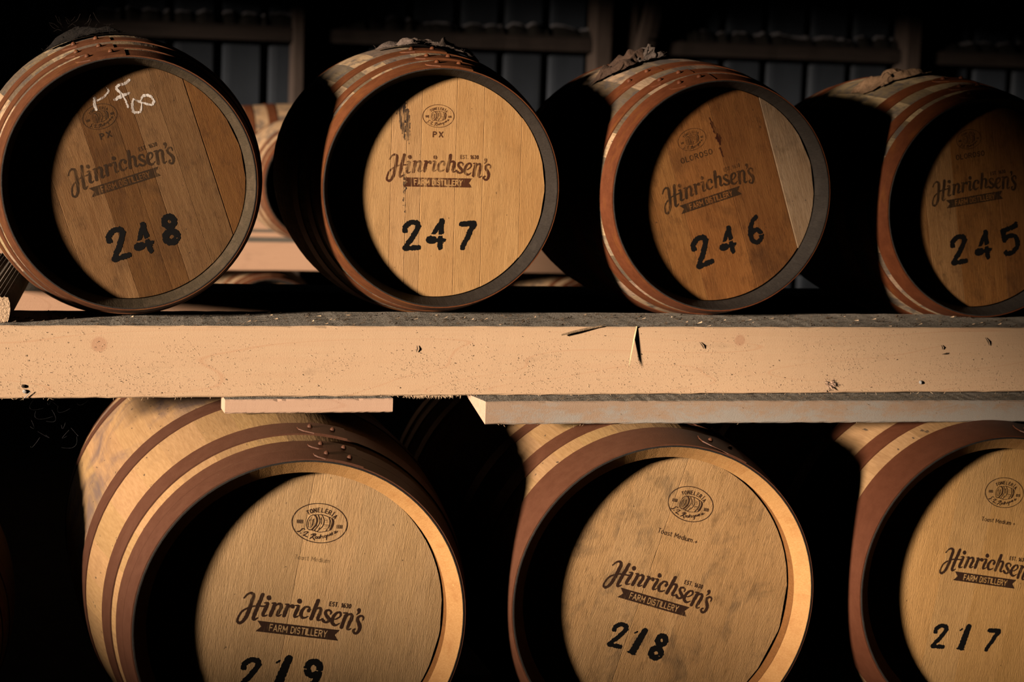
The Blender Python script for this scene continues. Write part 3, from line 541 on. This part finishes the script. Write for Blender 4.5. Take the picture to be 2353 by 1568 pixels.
def barrel(key, sp, loc, yaw, roll, label, group, ban, logo, word, digs, seams, hcol, hmat, stave_mats, scol, hoopm, hcolr, lapdeg, brand, brandc, offs=None, seed=1, gap=None):
    rs = random.Random(seed); b = empty('barrel', loc, (0, math.radians(roll), math.radians(yaw)))
    tag(b, label, 'barrel', group)
    ws = [rs.uniform(.75, 1.25) for _ in range(sp.n)]; T = sum(ws); a = rs.random() * 6
    for w in ws:
        d = w / T * 2 * PI; g = (.00012 if sp is UP else .0) / sp.R; make_stave(sp, a + g, a + d - g, stave_mats, b, tuple(scol(rs)) + (1,)); a += d
    for i, (s0, s1) in enumerate(sp.hoops):
        lap = math.radians(lapdeg[i] - roll); k = rs.uniform(.9, 1.1)
        make_hoop(sp, s0, s1, lap, hoopm, b, tuple(x * k for x in hcolr) + (1,))
    for (s0, s1) in sp.hoops: make_hoop(sp, sp.L - s1, sp.L - s0, None, hoopm, b, tuple(hcolr) + (1,), False, 64)
    make_head(sp, seams, hcol, hmat, b, gap or (.0003 if sp is UP else .00008), offs)
    mb = MB(); mb.strip([[(0, sp.L - .05, 0)] * 33, ring(sp.R - sp.bev[1] + .002, sp.L - .05, 0, 2 * PI, 33)], 0, False); mb.build('back_head', hmat, b)
    y = sp.rec - .0006; s = ban[1]
    decal('distillery_brand', ME_dist, brand, b, ban[0][0], ban[0][1], s, y); c = decal('distillery_brand_year', ME_est, brandc, b, ban[0][0] + EST_AT[0] * s, ban[0][1] + EST_AT[1] * s, s, y)
    decal('cooperage_brand', ME_coop, brandc, b, logo[0][0], logo[0][1], logo[1], y)
    decal('word_brand', ME_word[word[0]], M_ghost if word[0] == 'Toast Medium' else brandc, b, word[1][0], word[1][1], word[2] * (.74 if word[0][0] == 'T' else .95), y)
    for ch, (u, v), h in digs: decal('stencilled_digit', ME_dig[ch], M_paint, b, u, v, h, y - .0001, rs.uniform(-.05, .05))
    return b
old = lambda rs: (lambda k: (k, k * rs.uniform(.92, 1.02), k * rs.uniform(.82, 1.05)))(rs.choice((.35, .5, .8, 1.0, 1.1)))
new = lambda rs: (lambda k: (k, k * rs.uniform(.96, 1.02), k * rs.uniform(.9, 1.05)))(rs.uniform(.9, 1.08))
new2 = lambda rs: tuple(x * .86 for x in new(rs))
SO = [M_stave_old, M_chime_dark, M_tar, M_chime_dark]; SOB = [M_stave_old, M_chime_brown, M_tar, M_chime_brown]; SN = [M_stave_new, M_chime_new, M_tar, M_croze]
GU, GL = 'numbered barrels on the upper rail', 'numbered barrels on the lower rail'
b248 = barrel('248', UP, (-.8972, .0765, .3183), 0, -18.9, 'weathered oak barrel stencilled 248 with white chalk marks on its brown head', GU, ((-.0086, .0042), .1676), ((-.0156, .1645), .0398), ('PX', (-.0169, .1199), .0131),
  [('2', (-.0692, -.1284), .0825), ('4', (-.0121, -.1343), .0765), ('8', (.055, -.1336), .0775)], [-.165, -.0603, .0181, .062, .125, .1932],
  [(.95, .95, .95), (1.15, 1.2, 1.3), (.62, .54, .38), (.70, .63, .48), (.88, .92, 1.0), (.78, .8, .82), (.74, .62, .4)], M_head_old, SOB, old, M_hoop_rust, (1, 1, 1), (-19, -22, -21), M_brand_faint, M_brand_fine_faint, seed=3, gap={5: .0008, 3: .0002})
decal('chalk_mark', ME_chalk, M_chalk, b248, 0, 0, 1.0, UP.rec - .0009, label='white chalk letters F 8')
b247 = barrel('247', UP, (-.1481, .1461, .3189), -2, -.4, 'oak barrel stencilled 247 with pale golden head and dark rim', GU, ((.0005, .0109), .1727), ((-.0021, .1731), .0389), ('PX', (-.0021, .1283), .0127),
  [('2', (-.0619, -.1199), .0797), ('4', (.0002, -.1154), .0786), ('7', (.078, -.1186), .0776)], [-.1964, -.1164, -.0785, -.0422, .0445, .1132, .2088],
  [(.9, .9, .9), (1, 1, 1), (1.04, 1.04, 1.1), (.96, .96, 1.0), (1.05, 1.03, 1.0), (1.02, 1, .95), (1.0, .97, .9), (1.0, .95, .85)], M_head, SO, old, M_hoop_rust, (1.05, .95, .8), (-3, -5, -8), M_brand_soft, M_brand_fine, seed=5)
b246 = barrel('246', UP, (.5765, .1419, .3142), 0, -18.6, 'oak barrel stencilled 246 with one pale grey board in its reddish head', GU, ((-.0132, -.01), .17), ((-.0203, .1525), .0381), ('OLOROSO', (-.0199, .1084), .0133),
  [('2', (-.072, -.1295), .0873), ('4', (.001, -.1234), .0741), ('6', (.0799, -.1217), .0752)], [-.16, -.0886, .0482, .181],
  [(1.15, 1.0, .75), (1.3, 1.15, .9), (1.3, 1.05, .78), (.95, .75, .55), (1.5, 2.0, 3.3)], M_head_old, SO, old, M_hoop_rust, (1.02, .85, .75), (-23, -27, -34), M_brand_faint, M_brand_faint, offs=[0, 0, 0, 0, -.004], seed=8, gap={2: .0004, 3: .0003})
b245 = barrel('245', UP, (1.3469, .19, .2959), 0, -10.1, 'dark oak barrel stencilled 245 cut by the right edge of the photo', GU, ((-.0096, .0186), .1667), ((-.0102, .1808), .0359), ('OLOROSO', (-.0104, .1378), .0127),
  [('2', (-.0694, -.1076), .0857), ('4', (.0015, -.1072), .0811), ('5', (.0802, -.106), .0869)], [-.15, -.0658, .063, .145],
  [(1.35, 1.35, 1.3), (1.4, 1.45, 1.5), (1.05, .88, .6), (1.0, .82, .58), (.95, .8, .58)], M_head_old, SO, old, M_hoop_rust, (.95, .75, .6), (-12, -10, -8), M_brand_faint, M_brand_fine_faint, seed=11, gap={9: 0})
b219 = barrel('219', LB, (-.5373, -.2850, -.6365), 1, 9.15, 'large fresh oak barrel stencilled 219, its number cut by the bottom edge of the photo', GL, ((.0093, -.0331), .1921), ((.0137, .2193), .0636), ('Toast Medium', (.0114, .1357), .0131),
  [('2', (-.0818, -.1434), .0784), ('1', (-.0095, -.1311), .0804), ('9', (.0561, -.1338), .0784)], [-.225, -.12, -.0174, .0413, .1049, .1888, .265],
  [(.92, .92, .9), (1, 1, 1), (.95, .95, .95), (1.08, 1.06, 1.02), (1.04, 1.02, 1), (1, 1, 1), (.96, .95, .92), (1, 1, 1)], M_head_new, SN, new, M_hoop_brown, (1, 1, 1), (7.5, 6.5, 5, 4), M_brand, M_brand, seed=14, gap={2: .0005})
b218 = barrel('218', LO, (.3378, -.2358, -.6243), 0, 17.2, 'large oak barrel stencilled 218 with grey mould spots on its head', GL, ((.0037, -.023), .186), ((.0117, .2299), .0589), ('Toast Medium +', (.0068, .1475), .015),
  [('2', (-.0555, -.1232), .0686), ('1', (-.0024, -.1235), .0707), ('8', (.0528, -.1244), .0718)], [-.24, -.14, -.0313, .0747, .1989],
  [(1, 1, 1), (1.02, 1.0, .97), (1, 1, 1), (1.03, 1.0, .95), (.94, .9, .84), (.96, .92, .86)], M_head_mould, SN, new2, M_hoop_brown, (1, .95, .88), (17, 17, 17, 17), M_brand, M_brand, seed=17, gap={2: .0006})
b217 = barrel('217', LO, (1.225, -.2158, -.6192), 0, 9.1, 'large oak barrel stencilled 217 cut by the right edge below the mouldy plank', GL, ((.001, -.0065), .1763), ((.0029, .2214), .0536), ('Toast Medium +', (.0034, .1477), .0135),
  [('2', (-.0905, -.1649), .0689), ('1', (-.0225, -.1583), .0689), ('7', (.0573, -.1573), .0666)], [-.24, -.1222, -.0226, .09, .2],
  [(1.1, 1, .8), (1.12, 1.0, .76), (1.05, .98, .8), (1, .9, .66), (.95, .85, .6), (.95, .85, .6)], M_head_new, SN, new2, M_hoop_brown, (.95, .78, .66), (11, 11, 11, 11), M_brand, M_brand, seed=21, gap={2: .0003})

P = Print(-.13, -.05, -.09, .21, .0011)
for pts, w in [([(-.093, .20), (-.090, .15), (-.083, .112)], [.020, .014, .003]), ([(-.080, .185), (-.077, .14), (-.0745, .105)], [.010, .012, .002]), ([(-.1, .205), (-.105, .175)], [.012, .002]),
               ([(-.0845, .035), (-.0835, .0), (-.084, -.045)], [.001, .004, .0008]), ([(-.0785, .05), (-.079, .0), (-.0795, -.075)], [.001, .0035, .0008])]: P.line(pts, w)
P.rough(.0025, 260, 6); decal('stain_streak', P.mesh('stain_streak'), M_streak, b247, 0, 0, 1.0, UP.rec - .0004, label='blue-black stain streaks')
P = Print(.0, .09, .05, .21, .001)
for pts, w in [([(.040, .190), (.043, .165), (.0465, .140)], [.002, .009, .003]), ([(.0455, .150), (.049, .135), (.050, .118)], [.003, .013, .004]), ([(.046, .108), (.046, .104)], .005), ([(.0475, .097), (.048, .086)], [.006, .002])]: P.line(pts, w)
P.rough(.0022, 300, 7); decal('resin_streak', P.mesh('resin_streak'), M_resin, b246, 0, 0, 1.0, UP.rec - .0004, label='dark red-brown split stain')

barrel('220', UP, (-1.49, .0, -.738), 0, 4, 'unseen small oak barrel, put there for its shadow, just past the left edge of the photo beside barrel 219', GL, ((0, -.02), .17), ((0, .17), .038), ('PX', (0, .12), .013), [], [-.16, -.08, 0, .1, .2],  # unseen neighbour, placed and sized to cast shadow on the next barrel's left flank
  [(1, 1, 1), (.96, .96, .96)], M_head_new, SN, new2, M_hoop_brown, (1, 1, 1), (10, 10, 10), M_brand, M_brand, seed=29)
# far rack: plain barrels whose few visible parts are body, head and hoops
FAR = Spec(.25, .285, .93, .055, [(.003, .055), (.075, .12), (.19, .235)], (.004, .02, .03), 1)
fb = MB(); ys = np.linspace(.001, FAR.L - .001, 15)
fb.strip([ring(FAR.r(y), y, 0, 2 * PI, 49) for y in ys], 0, True)
fb.strip([ring(FAR.R, .001, 0, 2 * PI, 49), ring(FAR.R - .004, 0, 0, 2 * PI, 49), ring(FAR.R - .02, .03, 0, 2 * PI, 49), ring(FAR.R - .02, FAR.rec + .02, 0, 2 * PI, 49)], 1, False)
far = empty('far_barrel', (.253, 4.3, .0745)); tag(far, 'oak barrel standing on the far rail, half hidden behind the left side of barrel 247', 'barrel', 'far rack barrels')
fbo = fb.build('body', [M_stave_old, M_chime_dark], far); fbo.color = (1.0, .9, .8, 1)
mb = MB(); mb.strip([[(0, FAR.rec, 0)] * 49, ring(FAR.R - .018, FAR.rec, 0, 2 * PI, 49)], 0, False); mb.strip([[(0, FAR.L - .01, 0)] * 49, ring(FAR.R - .002, FAR.L - .01, 0, 2 * PI, 49)], 0, False); mb.build('head', M_head_old, far).color = (.6, .6, .6, 1)
for s0, s1 in FAR.hoops + [(FAR.L - b_, FAR.L - a_) for a_, b_ in FAR.hoops]: make_hoop(FAR, s0, s1, None, M_hoop_rust, far, (.9, .8, .75, 1), False, 64)
def copy_tree(o, parent=None):
    c = o.copy(); COL.objects.link(c)
    if parent: c.parent = parent
    for ch in o.children: copy_tree(ch, c)
    return c
for x, lab in ((.05, 'far barrel under the lit far rail, its top showing between barrels 248 and 247'), (1.6, 'far barrel under the far rail, its top showing between barrels 247 and 246')):
    c = copy_tree(far); c.location = (x, 4.32, -.60); c['label'] = lab

c = copy_tree(far); c.location = (.0, 5.72, .125); c.rotation_euler = (0, 0, -PI / 2)
c['label'] = 'sunlit oak barrel lying crosswise behind the far rack, between barrels 248 and 247'
# ---------------------------------------------------------------- rails, spacers, chock
def timber(name, x0, x1, y0, y1, z0, z1, mats, label, cat='beam', n=140, jit=.0012, top=1, end=2, skew=0.0, yrot=0.0):
    mb = MB(); rs = random.Random(len(name) + int(abs(x0) * 100)); rows = []; c = .003
    for i, x in enumerate(np.linspace(x0, x1, n)):
        j = lambda: rs.uniform(-jit, jit)
        chip = (rs.random() < .05) * rs.uniform(0, .004)
        rows.append([(x, y0 + j() * .08, z0 + c + j()), (x, y0 + j() * .08, z1 - c - chip + j()), (x, y0 + c + chip + j(), z1 + j() * .5), (x, y1 - c, z1 + j() * .5), (x, y1, z1 - c), (x, y1, z0 + c), (x, y1 - c, z0), (x, y0 + c + j(), z0 + j() * .5)])
    def quadrow(k0, k1, mi): mb.strip([[r[k0] for r in rows], [r[k1] for r in rows]], mi, False)
    for k in range(8): quadrow(k, (k + 1) % 8, top if k in (2,) else 0)
    mb.add(rows[0], [tuple(range(8))], end); mb.add(rows[-1], [tuple(range(8))[::-1]], end)
    return tag(mb.build(name, mats), label, cat)
beam = timber('rail_beam', -1.75, 2.1, 0, .281, -.1665, 0, [M_pine, M_dust, M_end], 'thick pale pine beam across the photo carrying the numbered upper barrels')
timber('rail_beam', -1.75, 2.1, .896, 1.12, -.19, -.024, [M_pine_far, M_dust, M_end], 'second pine beam behind the front one, under the backs of the upper barrels', n=40)
timber('rail_beam', -1.6, 3.8, 4.3, 4.58, -.312, -.1853, [M_pine_far, M_dust, M_end], 'rail of the far rack, lit in the gap between barrels 248 and 247', n=40)
timber('rail_beam', -.6, 1.6, 5.5, 5.6, -.31, -.155, [M_pine_far, M_dust, M_end], 'short rail under the crosswise barrel, its near side', n=12)
timber('rail_beam', -.6, 1.6, 5.84, 5.94, -.31, -.155, [M_pine_far, M_dust, M_end], 'short rail under the crosswise barrel, its far side', n=12)
timber('rail_beam', -1.6, 3.8, 5.0, 5.2, -.32, -.2, [M_pine_far, M_dust, M_end], 'rear rail of the far rack behind its lit front rail', n=20)
timber('spacer_block', -.686, -.2915, -.030, .045, -.2005, -.1675, [M_pine_plain, M_dust, M_pine_plain], 'short pale pine block under the beam above barrel 219', 'block', n=40, jit=.0007)
pl = timber('spacer_plank', -.0775, 2.1, -.077, .055, -.2235, -.1685, [M_pine_mould, M_dust, M_end], 'long pine plank with grey mould under the beam above barrels 218 and 217', 'plank', n=120)
# bevel the sawn left end of the plank and let it swing out slightly to the right
me = pl.data
for v in me.vertices:
    t = (v.co.x + .0775) / 2.2; v.co.y -= .036 * t; v.co.z -= .006 * t
    if v.co.x < -.077 and v.co.y > 0: v.co.x += -.02 + (.055 if v.co.z < -.2 else 0)
for i, (y0, y1) in enumerate(((-.20, 0.02), (.5, .72))):
    timber('rail_beam', -2.1, 2.3, y0, y1, -1.22, (-1.066, -1.089)[i], [M_pine_far, M_dust, M_end], ('front', 'rear')[i] + ' beam of the lower rail, below the edge of the photo', n=20)
# ridged board end at the left edge, used as a chock
ch = empty('chock_board', (-1.169, .048, 0), (0, 0, math.radians(-4.7)))
tag(ch, 'ridged sawn board lying across the beam left of barrel 248', 'board')
mb = MB(); Wd, Ln, Hh = .20, 1.05, .0585; N = 40; rows = []
prof = [(-Wd, 0), (-Wd, Hh)]; 
for i in range(N + 1):
    x = -Wd + Wd * i / N; prof.append((x if i < N else -.002, Hh + .0025 * math.sin(x * 2 * PI / .011)))
prof += [(.002, Hh * .8), (.0035, Hh * .5), (.0, Hh * .15), (-.003, 0)]
mb.strip([[(x, y, z) for x, z in prof] for y in (0, Ln * .3, Ln * .6, Ln)], 0, False, True)
mb.add([(x, 0, z) for x, z in prof], [tuple(range(len(prof)))], 1); mb.add([(x, Ln, z) for x, z in prof], [tuple(range(len(prof)))[::-1]], 1)
mb.build('board', [m_plain('ridged_grey_board', (0.20, .165, .13), (.30, .25, .2), 60, .9, .002), m_plain('rough_end_grain', (.80, .56, .36), (.45, .30, .18), 160, .9, .004)], ch)

# ---------------------------------------------------------------- fibres, chips, straw on the beam
rs = random.Random(5)
def sliver(mb, p, L, w, ang, lift, curl=0.0):
    d = Vector((math.cos(ang), 0, math.sin(ang))); u = Vector((-d.z, 0, d.x)); pts = []
    for t in (0, .5, 1): pts.append(Vector(p) + d * L * t + u * curl * L * t * t + Vector((0, -lift * L * t - .0003, 0)))
    mb.add([pts[0] - u * w * .5, pts[0] + u * w * .5, pts[1] + u * w * .6 + Vector((0, -w * .4, 0)), pts[1] - u * w * .6, pts[2]], [(0, 1, 2, 3), (3, 2, 4)])
f1_, f2_ = MB(), MB()
for i in range(9000):
    x = rs.uniform(-1.25, 1.4); t = rs.random(); z = -.1665 * (1 - (1 - t) ** 1.5 * rs.uniform(.5, 1)) if rs.random() < .7 else rs.uniform(-.165, -.003)
    z = -.162 * rs.betavariate(1.5, 1.0)
    if vnoise(np.array([x * 9 + 20]), np.array([z * 22 + 20]), 8)[0] < rs.uniform(.1, .95): continue
    sliver(f1_, (x, -.0006, z), rs.uniform(.0012, .0045), rs.uniform(.0003, .0008), rs.uniform(0, 2 * PI), rs.uniform(.05, .5), rs.uniform(-.6, .6))
for i in range(550):
    x = rs.uniform(-1.25, 1.4); z = -.162 * rs.betavariate(1.3, 1.0)
    if vnoise(np.array([x * 7 + 30]), np.array([z * 16 + 40]), 9)[0] < rs.uniform(.2, 1.0): continue
    sliver(f2_, (x, -.0006, z), rs.uniform(.001, .0045), rs.uniform(.0004, .0014), rs.uniform(0, 2 * PI), rs.uniform(.02, .2), rs.uniform(-.5, .5))
for i in range(700):   # crumbs and shavings on the dusty top
    x = rs.uniform(-1.25, 1.4); y = rs.uniform(.004, .24); L = rs.uniform(.003, .012); a = rs.uniform(-.5, .5); w = rs.uniform(.0008, .002); h = rs.uniform(.0005, .004)
    d = Vector((math.cos(a), math.sin(a), rs.uniform(-.1, .3))); u = Vector((-d.y, d.x, 0)); p = Vector((x, y, h * .3))
    pale = rs.random() < .10; w *= .4 if pale else 1
    (f1_ if pale else f2_).add([p - u * w, p + u * w, p + d * L + u * w * .5 + Vector((0, 0, h)), p + d * L - u * w * .5], [(0, 1, 2, 3)])
for k in range(250):   # fringe hanging from the lower arris, densest in tufts
    x = rs.uniform(-1.25, 1.4) if k < 70 else rs.gauss(rs.choice((-.215, -.16, -.235)), .02); L = rs.uniform(.002, .010)
    sliver(f1_, (x, .002, -.166), L, rs.uniform(.0003, .0008), -PI / 2 + rs.uniform(-.9, .9), rs.uniform(-.1, .5), rs.uniform(-.7, .7))
tag(f1_.build('wood_fuzz', M_fuzz, beam), None, None, kind='stuff'); tag(f2_.build('bark_crumbs', M_crumb, beam), None, None, kind='stuff')
f3 = MB()
for k in range(700):
    x = rs.uniform(-.07, 1.4); y = -.077 - .036 * (x + .0775) / 2.2
    if rs.random() < .55: sliver(f3, (x, y + rs.uniform(0, .02), -.2235 + rs.uniform(-.004, .05)), rs.uniform(.002, .008), rs.uniform(.0004, .0012), rs.uniform(0, 6.3), rs.uniform(.05, .5), rs.uniform(-.5, .5))
    else:
        p = Vector((x, y + rs.uniform(.008, .07), -.1685)); a = rs.uniform(-.6, .6); d = Vector((math.cos(a), math.sin(a), rs.uniform(0, .3))) * rs.uniform(.003, .014); u = Vector((-d.y, d.x, 0)).normalized() * rs.uniform(.0006, .0016)
        f3.add([p - u, p + u, p + d + u * .5, p + d - u * .5], [(0, 1, 2, 3)])
tag(f3.build('wood_fuzz', M_splint, pl), None, None, kind='stuff')
mb = MB(); p0, p1 = Vector((.3155, -.0015, .001)), Vector((.2935, -.021, -.093)); n = 7; rows = []
for i in range(n):
    t = i / (n - 1); p = p0.lerp(p1, t); w = .0075 * (1 - .55 * t) * (1 if i < n - 1 else .1); rows.append([p + Vector((-.0008, 0, 0)), p + Vector((.0008, -.0, 0)), p + Vector((.0012, w, 0.0)) * 1.0, p + Vector((-.0004, w, 0))])
mb.strip(rows, 0, False, True); tag(mb.build('straw_blade', M_straw), 'pale straw blade hanging from the beam edge with a dark shadow beside it', 'straw')
mb = MB(); mb.tube([(.121, -.011, -.0185), (.155, -.008, -.011), (.19, -.004, -.004), (.2265, -.0005, .0015)], [.002, .0035, .0036, .0022], 6); tag(mb.build('bark_splinter', M_splint), 'brown bark splinter resting against the top edge of the beam', 'splinter')
mb = MB(); mb.tube([(-1.135, -.004, -.165), (-1.122, -.006, -.150)], [.0012, .0008], 5); tag(mb.build('white_splinter', M_pebble), 'tiny white splinter on the lower left corner of the beam', 'splinter')
def lump(name, c, r, m, label, cat, sq=(1, 1, 1), seed=1):
    s_ = random.Random(seed); mb = MB(); rows = []
    for i in range(7):
        a = PI * i / 6; rows.append([(c[0] + sq[0] * r * math.sin(a) * math.cos(b) * s_.uniform(.75, 1.2), c[1] + sq[1] * r * math.sin(a) * math.sin(b) * s_.uniform(.75, 1.2), c[2] + sq[2] * r * math.cos(a)) for b in np.linspace(0, 2 * PI, 9)[:-1]])
    mb.strip(rows, 0, False, True); return tag(mb.build(name, m), label, cat)
lump('grit_pebble', (-1.1375, -.002, -.138), .0042, M_crumb, 'dark grit pebble on the lower left of the beam', 'pebble', seed=2)
lump('grit_pebble', (-1.1345, -.002, -.150), .0045, M_pebble, 'grey grit pebble on the lower left of the beam, under the dark one', 'pebble', seed=3)
lump('grit_pebble', (1.083, -.001, -.1405), .005, M_pebble, 'grey grit pebble low on the right part of the beam', 'pebble', seed=4)
mb = MB()
for k in range(60): sliver(mb, (.834 + rs.gauss(0, .006), -.002, -.145 + rs.gauss(0, .005)), rs.uniform(.004, .013), rs.uniform(.001, .0025), rs.uniform(0, 6.3), rs.uniform(.1, .7), rs.uniform(-.5, .5))
tag(mb.build('splinter_tuft', M_end), 'torn tuft of pale splinters near the bottom edge of the beam', 'splinters')
for (x, z, a, L, lab) in [(.485, -.045, 2.2, .02, 'dark chip above the small knot, right of the straw blade'), (1.262, -.035, 2.15, .024, 'long dark chip near the right end of the beam'), (-.2319, -.053, 1.5, .016, 'short dark peg in the face of the beam, under barrel 247'), (1.145, -.066, .3, .014, 'dark chip lowest of those right of the small knot'), (1.135, -.05, 1.9, .012, 'dark chip highest of those right of the small knot')]:
    mb = MB(); d = Vector((math.cos(a), 0, math.sin(a))) * L / 2; c = Vector((x, -.003, z)); mb.tube([c - d, c + Vector((.0008, -.002, 0)), c + d], [.0008, .0016, .0006], 5); tag(mb.build('bark_chip', M_crumb), lab, 'chip')

# ---------------------------------------------------------------- rags and nests on the bungs
def rag(name, c, dx, size, rz, amp, cols, label, seed, mat=M_rag_grey, fray=0):
    nx, ny = 44, 30; X, Y = np.meshgrid(np.linspace(-.5, .5, nx), np.linspace(-.5, .5, ny), indexing='ij')
    w = 1 + .45 * (vnoise(X * 4 + 9, Y * 4 + 9, seed) - .5)
    ph = 2 * PI * (1.25 * X + .55 * Y + 1.3 * vnoise(X * 2.2 + 5, Y * 2.2 + 5, seed + 1)); fold2 = vnoise(X * 6 + 8, Y * 6 + 8, seed + 2); fine = vnoise(X * 26 + 30, Y * 26 + 30, seed + 6)
    edge = np.clip(1 - (2 * np.maximum(np.abs(X), np.abs(Y))) ** 3, 0, 1)
    Z = amp * (.30 + .32 * np.sin(ph) + .75 * fold2) * (.12 + .88 * edge) + .003 * fine
    px = X * w * size[0] + .016 * (vnoise(X * 9 + 20, Y * 9 + 20, seed + 3) - .5); py = Y * w * size[1] + .016 * (vnoise(X * 9 + 24, Y * 9 + 20, seed + 4) - .5)
    wx = dx + px * math.cos(rz) - py * math.sin(rz); base = np.sqrt(.347 ** 2 - wx ** 2) - math.sqrt(.347 ** 2 - dx ** 2)
    mb = MB(); mb.strip([[(px[i, j], py[i, j], base[i, j] + Z[i, j]) for j in range(ny)] for i in range(nx)], 0, True)
    r_ = random.Random(seed)
    for k in range(fray):
        i = r_.choice((0, nx - 1)) if r_.random() < .6 else r_.randrange(nx); j = r_.choice((0, ny - 1)) if 0 < i < nx - 1 else r_.randrange(ny)
        p = Vector((px[i, j], py[i, j], base[i, j] + Z[i, j])); d = Vector((r_.uniform(-1, 1), r_.uniform(-1, .3), r_.uniform(0, 1))).normalized(); L = r_.uniform(.004, .016); k2 = Vector((r_.uniform(-1, 1), r_.uniform(-1, 1), r_.uniform(-1, .4))) * L * .5
        mb.tube([p, p + d * L * .5, p + d * L + k2], .00028, 3, cap=False)
    o = mb.build(name, mat); o.location = c; o.rotation_euler = (0, 0, rz); o.color = cols; return tag(o, label, 'rag')
rag('bung_rag', (-.145, .505, .665), -.01, (.17, .13), .3, .022, (.85, .78, .74, 1), 'crumpled light grey rag on top of barrel 247', 12, fray=40)
rag('bung_rag', (-.050, .50, .653), .085, (.11, .11), -.4, .026, (.22, .19, .17, 1), 'dark rag beside the light grey one on top of barrel 247', 22, fray=40)
rag('bung_rag', (-1.0, .46, .648), -.103, (.15, .12), .2, .024, (.06, .055, .05, 1), 'black ragged cloth on top of barrel 248', 33, fray=110)
rag('bung_rag', (.43, .55, .629), -.146, (.12, .12), .5, .034, (.36, .26, .2, 1), 'brown crumpled rag on top of barrel 246, left of its grey one', 41, fray=60)
rag('bung_rag', (.496, .53, .651), -.08, (.085, .09), -.3, .034, (.5, .47, .45, 1), 'grey frayed rag on top of barrel 246, right of the brown one', 52, fray=90)
rag('bung_rag', (1.235, .60, .623), -.112, (.15, .13), .1, .026, (1.15, .85, .55, 1), 'tan and black crumpled rag on top of barrel 245', 63, fray=50)
mb = MB()
for k in range(26):
    p = Vector((-1.0 + rs.uniform(-.075, .08), .42 + rs.uniform(-.04, .04), .668 + rs.uniform(-.01, .02))); d = Vector((rs.uniform(-1, 1), rs.uniform(-.4, .1), rs.uniform(.05, .8))).normalized(); L = rs.uniform(.008, .03)
    mb.tube([p, p + d * L * .5 + Vector((0, 0, rs.uniform(-.006, .006))), p + d * L], .0004, 3, cap=False)
tag(mb.build('straw_wisps', M_girt), 'wisps of dry straw tangled in the black cloth on barrel 248', 'straw', kind='stuff')
# cobweb threads under the beam and between barrels
for (x, y, z, n_, lab) in ((-1.03, .30, -.27, 14, 'loose cobweb threads hanging under the left end of the beam'), (-.185, .30, -.235, 12, 'loose cobweb threads hanging between the spacer block and the mouldy plank')):
    mb = MB()
    for k in range(n_):
        p = Vector((x + rs.uniform(-.09, .05), y + rs.uniform(-.03, .03), z + rs.uniform(-.05, .06))); d = Vector((rs.uniform(-1, 1), 0, rs.uniform(-1, 1))) * rs.uniform(.02, .05)
        k2 = Vector((rs.uniform(-.02, .02), 0, -.012)); mb.tube([p + d * t_ + k2 * 4 * t_ * (1 - t_) for t_ in np.linspace(0, 1, 8)], .00011, 3, cap=False)
    tag(mb.build('cobweb_threads', M_web), lab, 'cobweb', kind='stuff')
